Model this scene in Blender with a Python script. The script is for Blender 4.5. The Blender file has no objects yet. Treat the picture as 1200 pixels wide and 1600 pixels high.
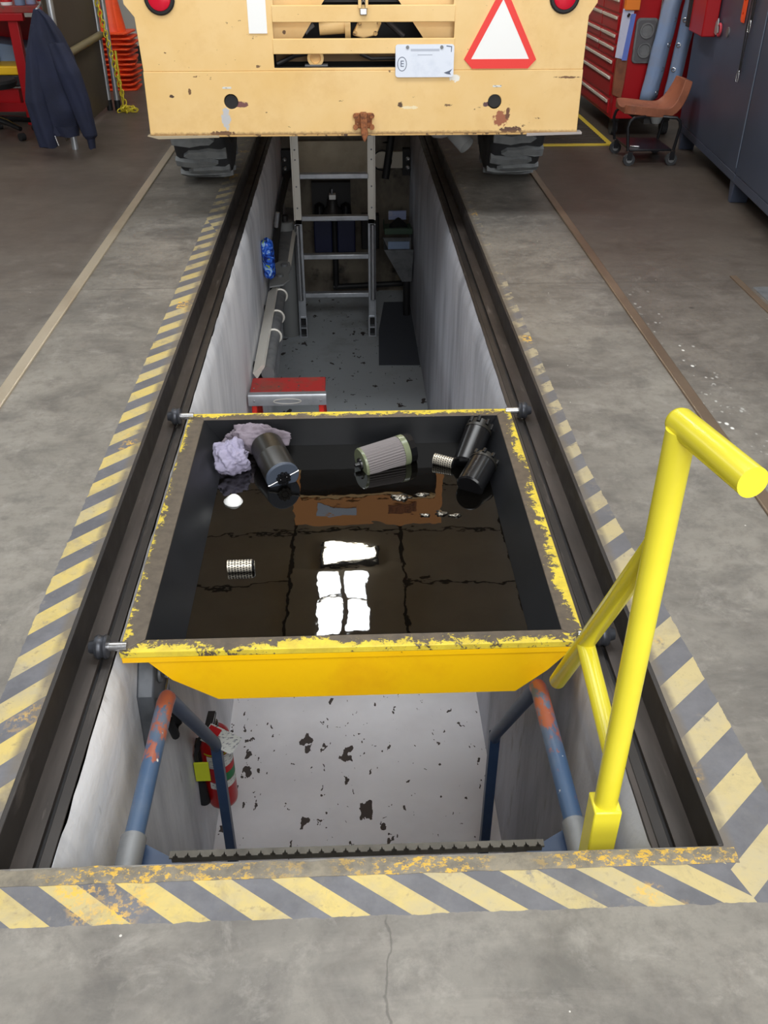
import bpy, bmesh, math, random
from mathutils import Vector, Matrix, noise as mnoise
from mathutils.geometry import delaunay_2d_cdt
random.seed(7)
S = bpy.context.scene
COL = S.collection
PI = math.pi
R = math.radians

# ------------------------------------------------------------------ camera
cam = bpy.data.cameras.new('camera')
cam.sensor_fit = 'VERTICAL'
cam.sensor_height = 24.0
cam.lens = 24.0 * 1430 / 1600
cam.clip_start = 0.02
camo = bpy.data.objects.new('camera', cam)
camo.location = (0, 0, 1.6)
camo.rotation_euler = (R(90 - 33.625), 0, R(-2.1676))
COL.objects.link(camo)
S.camera = camo

# ------------------------------------------------------------------ world and light
W = bpy.data.worlds.new('world')
S.world = W
W.use_nodes = True
W.node_tree.nodes['Background'].inputs[0].default_value = (0.80, 0.88, 1.0, 1)
W.node_tree.nodes['Background'].inputs[1].default_value = 1.0

def area(name, loc, target, sx, sy, power, col):
    l = bpy.data.lights.new(name, 'AREA')
    l.shape = 'RECTANGLE'; l.size = sx; l.size_y = sy; l.energy = power; l.color = col
    o = bpy.data.objects.new(name, l); o.location = loc
    o.rotation_euler = (Vector(target) - Vector(loc)).to_track_quat('-Z', 'Y').to_euler()
    COL.objects.link(o)
    return o
# daylight entering by the tall open vehicle door behind the camera
area('door_daylight', (1.6, -4.4, 2.3), (0.3, 6.0, 0.4), 5.4, 3.9, 265, (1.0, 0.98, 0.95))
# overhead light behind the camera; the farther lamp is added to brighten the floor
area('overhead_light', (0.7, -1.9, 4.42), (0.55, -1.2, 0), 4.4, 2.6, 430, (0.95, 0.98, 1.0))
area('overhead_light', (-0.3, 3.7, 4.42), (-0.3, 3.7, 0), 5.5, 1.2, 165, (0.95, 0.98, 1.0))
# added fill lamps on both sides to brighten the ceiling, no windows there
area('ceiling_fill', (-5.8, 6.5, 3.7), (0, 6.5, 3.9), 9.0, 0.7, 110, (0.86, 0.94, 1.0))
area('ceiling_fill', (4.45, 7.5, 3.7), (0, 7.5, 3.9), 7.0, 0.7, 90, (0.86, 0.94, 1.0))

vs = S.view_settings
vs.view_transform = 'Standard'; vs.look = 'None'; vs.exposure = 0.0; vs.gamma = 1.0
vs.use_curve_mapping = False
S.cycles.use_denoising = True
S.cycles.max_bounces = 8
S.cycles.diffuse_bounces = 5
S.cycles.caustics_reflective = False
S.cycles.caustics_refractive = False

# ------------------------------------------------------------------ materials
def srgb(r, g, b):
    f = lambda c: (c / 255 / 12.92) if c / 255 <= 0.04045 else ((c / 255 + 0.055) / 1.055) ** 2.4
    return (f(r), f(g), f(b), 1)

class NT:
    def __init__(s, name):
        s.m = bpy.data.materials.new(name); s.m.use_nodes = True
        s.t = s.m.node_tree
        s.b = s.t.nodes['Principled BSDF']
    def n(s, typ, **kw):
        nd = s.t.nodes.new(typ)
        for k, v in kw.items(): setattr(nd, k, v)
        return nd
    def l(s, a, b): s.t.links.new(a, b)
    def set(s, sock, v):
        if isinstance(v, bpy.types.NodeSocket): s.l(v, sock)
        else: sock.default_value = v
    def math(s, op, a, b=0.0, c=0.0, clamp=False):
        nd = s.n('ShaderNodeMath', operation=op, use_clamp=clamp)
        s.set(nd.inputs[0], a); s.set(nd.inputs[1], b); s.set(nd.inputs[2], c)
        return nd.outputs[0]
    def coord(s, pos=False, stretch=(1, 1, 1)):
        if pos: o = s.n('ShaderNodeNewGeometry').outputs['Position']
        else: o = s.n('ShaderNodeTexCoord').outputs['Object']
        if stretch != (1, 1, 1):
            mp = s.n('ShaderNodeMapping'); mp.inputs['Scale'].default_value = stretch
            s.l(o, mp.inputs[0]); o = mp.outputs[0]
        return o
    def noise(s, co, scale, detail=4, rough=0.55, dist=0.0):
        nd = s.n('ShaderNodeTexNoise'); s.l(co, nd.inputs['Vector'])
        nd.inputs['Scale'].default_value = scale; nd.inputs['Detail'].default_value = detail
        nd.inputs['Roughness'].default_value = rough; nd.inputs['Distortion'].default_value = dist
        return nd.outputs['Fac']
    def ramp(s, v, lo, hi):
        nd = s.n('ShaderNodeMapRange'); nd.clamp = True
        s.set(nd.inputs[0], v); s.set(nd.inputs[1], lo); s.set(nd.inputs[2], hi)
        return nd.outputs[0]
    def mix(s, f, a, b):
        nd = s.n('ShaderNodeMix', data_type='RGBA')
        s.set(nd.inputs[0], f); s.set(nd.inputs[6], a); s.set(nd.inputs[7], b)
        return nd.outputs[2]
    def bump(s, h, strength, dist=0.01):
        nd = s.n('ShaderNodeBump'); nd.inputs['Strength'].default_value = strength
        nd.inputs['Distance'].default_value = dist
        s.l(h, nd.inputs['Height']); s.l(nd.outputs[0], s.b.inputs['Normal'])

def mat(name, base, rough=0.5, metal=0.0, layers=(), bump=None, rvar=0.0, pos=False, spec=None, emit=None):
    """layers: (colour, noise scale, low, high[, stretch])"""
    n = NT(name)
    c = base
    for L in layers:
        st = L[4] if len(L) > 4 else (1, 1, 1)
        f = n.ramp(n.noise(n.coord(pos, st), L[1], 5, 0.6), L[2], L[3])
        c = n.mix(f, c, L[0])
    n.set(n.b.inputs['Base Color'], c)
    n.b.inputs['Metallic'].default_value = metal
    if rvar:
        f = n.noise(n.coord(pos), 9, 4)
        n.set(n.b.inputs['Roughness'], n.math('ADD', n.math('MULTIPLY', n.math('SUBTRACT', f, 0.5), rvar * 2), rough))
    else:
        n.b.inputs['Roughness'].default_value = rough
    if spec is not None: n.b.inputs['Specular IOR Level'].default_value = spec
    if bump: n.bump(n.noise(n.coord(pos), bump[0], 5), bump[1])
    if emit:
        n.b.inputs['Emission Color'].default_value = emit[0]
        n.b.inputs['Emission Strength'].default_value = emit[1]
    return n.m

def floor_material():
    n = NT('worn_concrete_floor')
    P = n.coord(True)
    sx = n.n('ShaderNodeSeparateXYZ'); n.l(P, sx.inputs[0])
    x, y = sx.outputs[0], sx.outputs[1]
    nz = n.noise(P, 1.1, 6, 0.6)
    c = n.mix(n.ramp(nz, 0.35, 0.68), srgb(106, 102, 96), srgb(142, 137, 128))
    c = n.mix(n.math('MULTIPLY', n.ramp(n.noise(P, 3.7, 6, 0.65, 0.6), 0.46, 0.68), 0.65), c, srgb(74, 71, 68))
    cs = n.coord(True, (1.0, 4.5, 1.0))
    c = n.mix(n.math('MULTIPLY', n.ramp(n.noise(cs, 2.2, 6, 0.7, 0.8), 0.48, 0.78), 0.4), c, srgb(156, 150, 141))
    c = n.mix(n.math('MULTIPLY', n.ramp(n.noise(P, 22, 5, 0.7), 0.48, 0.70), 0.5), c, srgb(98, 92, 86))
    # mottling, then the dim light of the far aisles put in as darker brown
    c = n.mix(n.math('MULTIPLY', n.ramp(n.noise(P, 9, 8, 0.8), 0.50, 0.66), 0.45), c, srgb(84, 80, 77))
    c = n.mix(n.math('MULTIPLY', n.ramp(n.noise(P, 6.5, 7, 0.75, 0.4), 0.54, 0.70), 0.5), c, srgb(160, 155, 147))
    v3 = n.n('ShaderNodeTexVoronoi'); v3.inputs['Scale'].default_value = 7.5; n.l(P, v3.inputs['Vector'])
    c = n.mix(n.math('MULTIPLY', n.math('LESS_THAN', v3.outputs['Distance'], 0.022), 0.7), c, srgb(225, 222, 214))
    aisle = n.math('ADD', n.ramp(x, 1.25, 1.33), n.ramp(x, -1.35, -1.45))
    aisle = n.math('MULTIPLY', aisle, n.ramp(n.math('ADD', y, n.math('MULTIPLY', nz, 3.0)), 4.2, 7.0))
    c = n.mix(n.math('MULTIPLY', aisle, 0.80), c, srgb(70, 58, 50))
    # small oil drops
    vo = n.n('ShaderNodeTexVoronoi'); vo.inputs['Scale'].default_value = 3.1; n.l(P, vo.inputs['Vector'])
    drops = n.math('MULTIPLY', n.ramp(vo.outputs['Distance'], 0.06, 0.03), n.ramp(n.noise(P, 1.7, 2), 0.52, 0.56))
    c = n.mix(n.math('MULTIPLY', drops, 0.8), c, srgb(66, 60, 56))
    # white spatter by the steel strip on the locker side
    v2 = n.n('ShaderNodeTexVoronoi'); v2.inputs['Scale'].default_value = 34; n.l(n.coord(True, (1, .7, 1)), v2.inputs['Vector'])
    band = n.math('MULTIPLY', n.ramp(x, 1.335, 1.36), n.ramp(n.math('ADD', x, n.math('MULTIPLY', y, -0.02)), 1.45, 1.36))
    band = n.math('MULTIPLY', band, n.math('MULTIPLY', n.ramp(y, 2.3, 2.5), n.ramp(y, 4.6, 3.4)))
    spat = n.math('MULTIPLY', n.ramp(v2.outputs['Distance'], 0.31, 0.18), n.math('MULTIPLY', band, n.ramp(n.noise(P, 14, 3), 0.50, 0.58)))
    c = n.mix(spat, c, srgb(235, 235, 230))
    # a hairline crack in front and a sawn joint across the bay
    cr = n.math('ABSOLUTE', n.math('SUBTRACT', n.math('ADD', x, n.math('MULTIPLY', n.noise(P, 9, 4), 0.06)), 0.075))
    crack = n.math('MULTIPLY', n.ramp(cr, 0.003, 0.001), n.ramp(y, 1.03, 1.01))
    c = n.mix(n.math('MULTIPLY', crack, 0.55), c, srgb(70, 66, 62))
    jt = n.math('ABSOLUTE', n.math('SUBTRACT', n.math('ADD', y, n.math('MULTIPLY', n.noise(P, 3, 2), 0.02)), 4.47))
    c = n.mix(n.math('MULTIPLY', n.ramp(jt, 0.012, 0.004), 0.4), c, srgb(80, 76, 70))
    # hazard striping around the pit
    wob = n.math('MULTIPLY', n.math('SUBTRACT', n.noise(P, 30, 3), 0.5), 0.012)
    xl = n.math('ADD', x, wob)
    mL = n.math('MULTIPLY', n.math('GREATER_THAN', xl, -0.866), n.math('LESS_THAN', x, -0.70))
    mL = n.math('MULTIPLY', mL, n.math('GREATER_THAN', y, 1.02))
    pL = n.math('DIVIDE', n.math('SUBTRACT', y, n.math('MULTIPLY', x, 1.05)), 0.168)
    wr = n.math('MAXIMUM', n.math('SUBTRACT', 0.955, n.math('MULTIPLY', y, 0.06)), 0.795)
    mR = n.math('MULTIPLY', n.math('LESS_THAN', xl, wr), n.math('GREATER_THAN', x, 0.70))
    mR = n.math('MULTIPLY', mR, n.math('GREATER_THAN', n.math('ADD', y, wob), 1.022))
    pR = n.math('DIVIDE', n.math('SUBTRACT', y, n.math('MULTIPLY', x, 0.9)), 0.168)
    mF = n.math('MULTIPLY', n.math('GREATER_THAN', n.math('ADD', y, wob), 1.022), n.math('LESS_THAN', y, 1.114))
    mF = n.math('MULTIPLY', mF, n.math('LESS_THAN', x, 0.93))
    pF = n.math('DIVIDE', n.math('ADD', x, n.math('MULTIPLY', y, 1.4)), 0.151)
    fr = lambda p, ph: n.math('GREATER_THAN', n.math('FRACT', n.math('ADD', p, ph)), 0.5)
    yF, yL, yR = fr(pF, 40.42), fr(pL, 40.05), fr(pR, 40.4)
    side = n.math('GREATER_THAN', n.math('ADD', x, n.math('MULTIPLY', y, 0.35)), 1.115)
    lef = n.math('MULTIPLY', n.math('LESS_THAN', x, -0.70), n.math('GREATER_THAN', y, 1.12))
    ye = n.math('ADD', n.math('MULTIPLY', side, yR), n.math('MULTIPLY', n.math('SUBTRACT', 1.0, side),
                n.math('ADD', n.math('MULTIPLY', lef, yL), n.math('MULTIPLY', n.math('SUBTRACT', 1.0, lef), yF))))
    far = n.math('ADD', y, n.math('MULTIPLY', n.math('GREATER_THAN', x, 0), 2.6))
    keep = n.math('MAXIMUM', n.math('MAXIMUM', mL, mR), mF, clamp=True)
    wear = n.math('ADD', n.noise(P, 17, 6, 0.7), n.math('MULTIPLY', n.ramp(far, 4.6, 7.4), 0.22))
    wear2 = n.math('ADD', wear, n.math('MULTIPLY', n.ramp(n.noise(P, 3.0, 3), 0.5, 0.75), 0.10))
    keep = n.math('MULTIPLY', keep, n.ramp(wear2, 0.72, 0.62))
    ycol = n.mix(n.ramp(n.noise(P, 5.0, 5, 0.7), 0.42, 0.66), srgb(200, 178, 104), srgb(172, 160, 128))
    ycol = n.mix(n.math('MULTIPLY', n.ramp(n.noise(P, 55, 3), 0.60, 0.72), 0.5), ycol, srgb(130, 112, 84))
    gcol = n.mix(n.ramp(n.noise(P, 7.0, 5, 0.7), 0.4, 0.7), srgb(90, 90, 95), srgb(112, 112, 117))
    dirt = n.math('MULTIPLY', n.ramp(n.noise(P, 6.0, 6, 0.75, 0.5), 0.50, 0.72), 0.55)
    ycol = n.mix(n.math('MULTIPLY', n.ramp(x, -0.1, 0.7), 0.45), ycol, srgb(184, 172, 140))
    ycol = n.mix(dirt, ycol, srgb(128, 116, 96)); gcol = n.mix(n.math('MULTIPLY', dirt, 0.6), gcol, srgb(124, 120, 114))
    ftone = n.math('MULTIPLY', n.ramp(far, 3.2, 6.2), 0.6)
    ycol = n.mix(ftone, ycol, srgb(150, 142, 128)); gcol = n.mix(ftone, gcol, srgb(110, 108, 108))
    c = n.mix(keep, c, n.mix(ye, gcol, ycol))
    # spots where old thick ochre paint shows through
    ochre = n.math('MULTIPLY', n.ramp(n.noise(P, 2.3, 3), 0.60, 0.64), n.ramp(n.noise(P, 60, 4, .7), 0.48, 0.56))
    lm = n.math('MULTIPLY', n.math('GREATER_THAN', x, -0.83), n.math('LESS_THAN', x, 0.80))
    ochre = n.math('MULTIPLY', n.math('MULTIPLY', ochre, lm), n.math('MAXIMUM', n.math('MAXIMUM', mL, mR), mF, clamp=True))
    c = n.mix(ochre, c, srgb(222, 176, 70))
    # dark grime strip along the steel edge
    ed = n.math('MAXIMUM', n.math('MULTIPLY', n.ramp(x, -0.79, -0.772), n.math('LESS_THAN', x, -0.7)), n.math('MULTIPLY', n.ramp(x, 0.765, 0.748), n.math('GREATER_THAN', x, 0.7)))
    ed = n.math('MULTIPLY', ed, n.math('GREATER_THAN', y, 1.12))
    c = n.mix(n.math('MULTIPLY', n.math('MULTIPLY', ed, n.ramp(n.noise(P, 12, 4), 0.22, 0.5)), 0.85), c, srgb(104, 96, 86))
    n.l(c, n.b.inputs['Base Color'])
    rr = n.math('ADD', n.math('MULTIPLY', n.noise(P, 2.5, 5), 0.30), 0.32)
    n.set(n.b.inputs['Roughness'], rr)
    n.bump(n.noise(P, 60, 5), 0.12, 0.004)
    return n.m

def stripe_less_nosing():
    n = NT('nosing_worn_ochre_paint')
    P = n.coord(True)
    c = n.mix(n.ramp(n.noise(P, 20, 5, 0.7), 0.4, 0.65), srgb(132, 124, 108), srgb(104, 98, 88))
    f = n.math('MULTIPLY', n.ramp(n.noise(n.coord(True, (1, 1.4, 1.4)), 46, 6, 0.8), 0.515, 0.56), n.ramp(n.noise(P, 2.6, 3), 0.40, 0.54))
    sxn = n.n('ShaderNodeSeparateXYZ'); n.l(P, sxn.inputs[0])
    f = n.math('MULTIPLY', f, n.ramp(sxn.outputs[0], -0.66, -0.56))
    c = n.mix(f, c, srgb(206, 166, 66))
    n.l(c, n.b.inputs['Base Color']); n.b.inputs['Roughness'].default_value = 0.7
    n.bump(n.noise(P, 40, 5), 0.5, 0.01)
    return n.m

def pit_floor_material():
    n = NT('painted_pit_floor_with_oil_drips')
    P = n.coord(True)
    c = n.mix(n.ramp(n.noise(P, 1.6, 6, 0.6), 0.35, 0.7), srgb(228, 228, 232), srgb(206, 205, 209))
    d = n.noise(P, 4.0, 3, 0.5, 0.3)
    vo = n.n('ShaderNodeTexVoronoi'); vo.inputs['Scale'].default_value = 9; vo.inputs['Randomness'].default_value = 1
    mp = n.n('ShaderNodeVectorMath', operation='ADD'); nn = n.n('ShaderNodeTexNoise'); nn.inputs['Scale'].default_value = 16; nn.inputs['Detail'].default_value = 3
    n.l(n.coord(True, (1.2, 0.75, 1)), nn.inputs['Vector'])
    sc = n.n('ShaderNodeVectorMath', operation='SCALE'); sc.inputs['Scale'].default_value = 0.16
    n.l(nn.outputs['Color'], sc.inputs[0]); n.l(n.coord(True, (1.2, 0.75, 1)), mp.inputs[0]); n.l(sc.outputs[0], mp.inputs[1])
    n.l(mp.outputs[0], vo.inputs['Vector'])
    csep = n.n('ShaderNodeSeparateColor'); n.l(vo.outputs['Color'], csep.inputs[0])
    size = n.math('MULTIPLY', n.math('POWER', csep.outputs[0], 4.0), 0.36)
    blot = n.math('LESS_THAN', vo.outputs['Distance'], size)
    v2 = n.n('ShaderNodeTexVoronoi'); v2.inputs['Scale'].default_value = 24; n.l(mp.outputs[0], v2.inputs['Vector'])
    cs2 = n.n('ShaderNodeSeparateColor'); n.l(v2.outputs['Color'], cs2.inputs[0])
    b2 = n.math('LESS_THAN', v2.outputs['Distance'], n.math('MULTIPLY', n.math('POWER', cs2.outputs[0], 5.0), 0.33))
    f = n.math('MAXIMUM', blot, b2)
    c = n.mix(f, c, srgb(58, 50, 48))
    sy = n.n('ShaderNodeSeparateXYZ'); n.l(P, sy.inputs[0])
    # grey-blue tone in the far half of the pit
    c = n.mix(n.math('MULTIPLY', n.ramp(sy.outputs[1], 4.2, 5.2), n.math('SUBTRACT', 1.0, f)), c, srgb(176, 182, 186))
    c = n.mix(n.math('MULTIPLY', n.ramp(n.noise(P, 3, 6, .7), .5, .75), n.math('MULTIPLY', n.ramp(sy.outputs[1], 6, 8.6), 0.6)), c, srgb(92, 84, 70))
    n.l(c, n.b.inputs['Base Color']); n.b.inputs['Roughness'].default_value = 0.55
    return n.m

def chipped(name, paint, steel, bias, rough=0.5):
    """old paint that survives along the outer edge of the tray rim and is rubbed off towards the opening"""
    n = NT(name)
    P = n.coord(True)
    sp = n.n('ShaderNodeSeparateXYZ'); n.l(P, sp.inputs[0])
    dx = n.math('MINIMUM', n.math('ADD', sp.outputs[0], 0.64), n.math('SUBTRACT', 0.62, sp.outputs[0]))
    dy = n.math('MINIMUM', n.math('SUBTRACT', sp.outputs[1], 1.855), n.math('SUBTRACT', 3.23, sp.outputs[1]))
    d = n.math('MINIMUM', dx, dy)
    big = n.noise(P, 7, 3, 0.5)
    f = n.math('ADD', n.noise(P, 38, 8, 0.78, 0.4), n.math('MULTIPLY', n.math('SUBTRACT', big, 0.5), 0.5))
    f = n.math('SUBTRACT', f, n.math('MULTIPLY', d, bias[1]))
    f = n.ramp(f, bias[0], bias[0] + 0.02)
    pc = n.mix(n.ramp(n.noise(P, 15, 5, .7), 0.42, 0.7), paint, srgb(196, 172, 60))
    c = n.mix(f, n.mix(n.ramp(n.noise(P, 30, 4), .4, .7), steel, srgb(76, 68, 58)), pc)
    n.l(c, n.b.inputs['Base Color']); n.b.inputs['Roughness'].default_value = rough
    n.bump(f, 0.3, 0.002)
    return n.m

M = {}
M['floor'] = floor_material()
M['nosing'] = stripe_less_nosing()
M['pitfloor'] = pit_floor_material()
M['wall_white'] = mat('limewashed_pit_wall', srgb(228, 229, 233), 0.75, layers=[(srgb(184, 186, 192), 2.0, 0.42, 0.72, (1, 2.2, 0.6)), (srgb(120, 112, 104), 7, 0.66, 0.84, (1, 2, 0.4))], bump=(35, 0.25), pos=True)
M['wall_grey'] = mat('shade_grey_pit_wall', srgb(184, 186, 194), 0.7, layers=[(srgb(146, 148, 156), 2.4, 0.42, 0.72, (1, 2.4, 0.5)), (srgb(108, 100, 92), 9, 0.62, 0.82, (1, 2, 0.3))], bump=(35, 0.2), pos=True)  # the bluish shade on this wall is put into its grey
M['steel_dark'] = mat('oily_dark_steel', srgb(54, 50, 48), 0.48, 0.25, layers=[(srgb(38, 35, 34), 3.0, 0.42, 0.66, (2, 0.5, 1)), (srgb(98, 92, 88), 8, 0.60, 0.78, (3, 0.4, 1))], pos=True, rvar=0.15)
M['steel_ledge'] = mat('worn_brown_steel_channel', srgb(72, 65, 61), 0.5, 0.2, layers=[(srgb(48, 43, 40), 4.0, 0.42, 0.66, (3, 0.35, 1)), (srgb(120, 112, 106), 10, 0.62, 0.8, (3, 0.4, 1))], pos=True, rvar=0.15)
M['strip'] = mat('worn_bronze_floor_strip', srgb(130, 112, 94), 0.36, 0.35, layers=[(srgb(104, 88, 74), 3, 0.4, 0.7, (1, .5, 1))], pos=True)
M['strip_pale'] = mat('worn_pale_floor_strip', srgb(180, 168, 148), 0.34, 0.25, layers=[(srgb(152, 136, 114), 3, 0.45, 0.75, (1, .5, 1))], pos=True)
M['tray_yellow'] = mat('glossy_golden_yellow_paint', srgb(250, 196, 8), 0.38, layers=[(srgb(238, 176, 10), 5, 0.5, 0.8), (srgb(120, 90, 30), 40, 0.72, 0.75)])
M['tray_rim'] = chipped('chipped_yellow_rim_over_brown_steel', srgb(226, 202, 62), srgb(96, 84, 70), (0.38, 5.8))
M['tray_rim_bare'] = chipped('mostly_bare_brown_rim_steel', srgb(214, 190, 60), srgb(94, 84, 72), (0.455, 8.5))
M['tray_in'] = mat('oil_black_tray_lining', srgb(31, 32, 35), 0.40, layers=[(srgb(22, 23, 25), 3, 0.4, 0.7)])
M['chrome'] = mat('bright_steel', srgb(190, 190, 192), 0.25, 0.9)
M['roller'] = mat('dark_roller_steel', srgb(70, 72, 78), 0.4, 0.6)
M['rail_yellow'] = mat('bright_lemon_yellow_enamel', srgb(228, 214, 56), 0.26, layers=[(srgb(220, 206, 50), 4, 0.45, 0.7)])
n = NT('faded_amber_machine_paint'); Pq = n.coord(True)
cc = n.mix(n.ramp(n.noise(Pq, 2.0, 5, 0.6), 0.40, 0.7), srgb(240, 204, 142), srgb(233, 192, 122))
cc = n.mix(n.math('MULTIPLY', n.ramp(n.noise(Pq, 5, 5, .7), 0.52, 0.75), 0.35), cc, srgb(216, 170, 104))
cc = n.mix(n.ramp(n.noise(n.coord(True, (1, 1, 2.0)), 13, 5, 0.6), 0.70, 0.715), cc, srgb(124, 94, 62))
cc = n.mix(n.ramp(n.noise(Pq, 44, 5), 0.72, 0.75), cc, srgb(150, 112, 70))
sp = n.n('ShaderNodeSeparateXYZ'); n.l(Pq, sp.inputs[0])
pn = n.math('MULTIPLY', n.math('SUBTRACT', n.noise(Pq, 38, 5, 0.7), 0.5), 2.6)
for px_, pz_, pa, pb, pc_ in ((-0.585, 0.672, 0.055, 0.022, srgb(120, 78, 76)), (-0.672, 0.600, 0.034, 0.075, srgb(196, 196, 198)), (0.795, 0.664, 0.055, 0.016, srgb(92, 62, 66)),
        (0.870, 0.590, 0.060, 0.055, srgb(160, 96, 66)), (0.905, 0.615, 0.020, 0.040, srgb(110, 70, 50)), (-0.70, 0.520, 0.10, 0.018, srgb(110, 80, 60)), (0.93, 0.530, 0.09, 0.022, srgb(96, 66, 50)),
        (0.60, 0.80, 0.04, 0.025, srgb(240, 236, 226)), (1.22, 0.80, 0.09, 0.008, srgb(120, 86, 56)), (0.30, 0.665, 0.02, 0.02, srgb(90, 66, 46)), (0.36, 0.65, 0.07, 0.012, srgb(244, 226, 186)), (-0.96, 0.715, 0.018, 0.012, srgb(80, 58, 44)), (-0.86, 0.74, 0.012, 0.025, srgb(120, 86, 56)), (-0.33, 1.02, 0.012, 0.012, srgb(110, 80, 50))):
    ea = n.math('DIVIDE', n.math('SUBTRACT', sp.outputs[0], px_), pa); eb = n.math('DIVIDE', n.math('SUBTRACT', sp.outputs[2], pz_), pb)
    e = n.math('ADD', n.math('ADD', n.math('MULTIPLY', ea, ea), n.math('MULTIPLY', eb, eb)), pn)
    cc = n.mix(n.ramp(e, 0.55, 0.40), cc, pc_)
cc = n.mix(n.math('MULTIPLY', n.ramp(n.math('ADD', sp.outputs[2], n.math('MULTIPLY', pn, 0.012)), 0.530, 0.516), 0.8), cc, srgb(128, 92, 56))
n.l(cc, n.b.inputs['Base Color']); n.b.inputs['Roughness'].default_value = 0.5
M['machine'] = n.m
M['machine_edge'] = mat('scuffed_amber_edge', srgb(206, 166, 104), 0.6, layers=[(srgb(84, 62, 44), 24, 0.55, 0.62)])
M['black'] = mat('matt_black', srgb(24, 24, 26), 0.6)
M['blackgloss'] = mat('glossy_black_plastic', srgb(20, 20, 22), 0.22)
M['dark_metal'] = mat('dark_machine_metal', srgb(52, 50, 50), 0.5, 0.4)
M['rubber'] = mat('dusty_tyre_rubber', srgb(44, 45, 48), 0.8, layers=[(srgb(70, 72, 74), 4, 0.45, 0.75)])
M['lug'] = mat('grey_dusty_tread_lug', srgb(136, 140, 142), 0.85, layers=[(srgb(108, 112, 116), 9, 0.45, 0.7)])
M['white'] = mat('white_sticker', srgb(246, 246, 244), 0.5)
M['plate'] = mat('weathered_white_number_plate', srgb(226, 232, 244), 0.4, layers=[(srgb(206, 214, 230), 10, 0.5, 0.75)])
M['red_reflect'] = mat('fluorescent_red_border', srgb(238, 52, 44), 0.45)
M['red_lens'] = mat('red_lamp_lens', srgb(214, 20, 50), 0.2)
M['rust'] = mat('rusty_iron', srgb(156, 96, 58), 0.85, layers=[(srgb(96, 58, 40), 40, 0.45, 0.65), (srgb(190, 140, 100), 60, 0.6, 0.75)], bump=(80, 0.4))
M['alu'] = mat('dull_aluminium', srgb(190, 194, 200), 0.38, 0.75, layers=[(srgb(160, 164, 170), 8, 0.45, 0.75)])
M['alu_white'] = mat('pale_aluminium_face', srgb(226, 222, 212), 0.45, 0.25)
M['galv'] = mat('galvanised_grey', srgb(128, 130, 132), 0.5, 0.4, layers=[(srgb(104, 106, 110), 12, 0.45, 0.7)])
M['tread_steel'] = mat('grimy_tread_steel', srgb(96, 92, 84), 0.6, 0.2, layers=[(srgb(70, 66, 60), 14, .45, .7)])
M['tray_grey'] = mat('moulded_grey_plastic', srgb(96, 96, 100), 0.35)
M['dull_box'] = mat('dull_zinc_box', srgb(92, 95, 100), 0.5, 0.3, layers=[(srgb(70, 73, 78), 12, 0.45, 0.7)])
M['greypaint'] = mat('flat_grey_paint', srgb(128, 130, 130), 0.6)
M['board'] = mat('beige_fibre_board', srgb(176, 164, 142), 0.8, layers=[(srgb(158, 146, 124), 6, 0.45, 0.7)])
M['concrete_dirty'] = mat('oil_soiled_concrete', srgb(120, 112, 98), 0.7, layers=[(srgb(70, 62, 54), 3, 0.42, 0.65, (1, 1, .6)), (srgb(40, 36, 34), 5, 0.6, 0.75)], pos=True)
M['navy'] = mat('navy_blue_plastic', srgb(24, 30, 66), 0.45)
M['navymat'] = mat('grey_rubber_sheet', srgb(76, 80, 88), 0.6)
M['red'] = mat('red_enamel', srgb(172, 22, 30), 0.32)
M['red_worn'] = mat('scuffed_red_paint', srgb(160, 44, 42), 0.5, layers=[(srgb(138, 66, 56), 8, 0.46, 0.62), (srgb(96, 72, 62), 26, 0.58, 0.66)])
M['red_bright'] = mat('bright_red_fibreglass', srgb(224, 44, 28), 0.45)
M['ext_red'] = mat('extinguisher_red', srgb(178, 18, 20), 0.3)
M['blue_rail'] = None
n = NT('blue_handrail_worn_to_red_primer')
Pq = n.coord(True)
syz = n.n('ShaderNodeSeparateXYZ'); n.l(Pq, syz.inputs[0])
top = n.math('MULTIPLY', n.ramp(syz.outputs[1], 1.50, 1.84), n.ramp(syz.outputs[1], 1.93, 1.88))
wr_ = n.ramp(n.math('ADD', n.noise(n.coord(True, (3, 1.2, 1)), 10, 5, 0.7), n.math('MULTIPLY', top, 0.25)), 0.62, 0.68)
cc = n.mix(n.ramp(n.noise(Pq, 5, 5), 0.4, 0.7), srgb(58, 84, 116), srgb(92, 106, 124))
cc = n.mix(wr_, cc, srgb(150, 82, 62))
cc = n.mix(n.ramp(n.noise(Pq, 24, 3), 0.71, 0.74), cc, srgb(216, 214, 208))
n.l(cc, n.b.inputs['Base Color']); n.b.inputs['Roughness'].default_value = 0.4
M['blue_rail'] = n.m
M['blue_low'] = mat('dark_blue_rail_paint', srgb(42, 62, 92), 0.42, layers=[(srgb(60, 78, 104), 7, 0.5, 0.75)])
M['orange'] = mat('safety_orange_plastic', srgb(248, 84, 30), 0.45, layers=[(srgb(226, 66, 24), 7, 0.5, 0.7)])
M['orange2'] = mat('orange_card', srgb(236, 130, 36), 0.6)
M['jacket'] = mat('navy_cotton_drill', srgb(27, 33, 58), 0.85, layers=[(srgb(20, 25, 45), 4, 0.4, 0.7)], bump=(120, 0.15))
M['screen'] = mat('brown_welding_curtain', srgb(74, 64, 54), 0.5, layers=[(srgb(58, 50, 42), 2, 0.4, 0.7)])
M['brass'] = mat('dull_brass_tube', srgb(150, 138, 104), 0.4, 0.5)
M['chain'] = mat('yellow_plastic_chain', srgb(214, 196, 52), 0.5)
M['walltan'] = mat('pale_grey_wall_paint', srgb(176, 172, 166), 0.8)
M['wood'] = mat('brown_ply_edge', srgb(128, 88, 58), 0.6)
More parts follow.
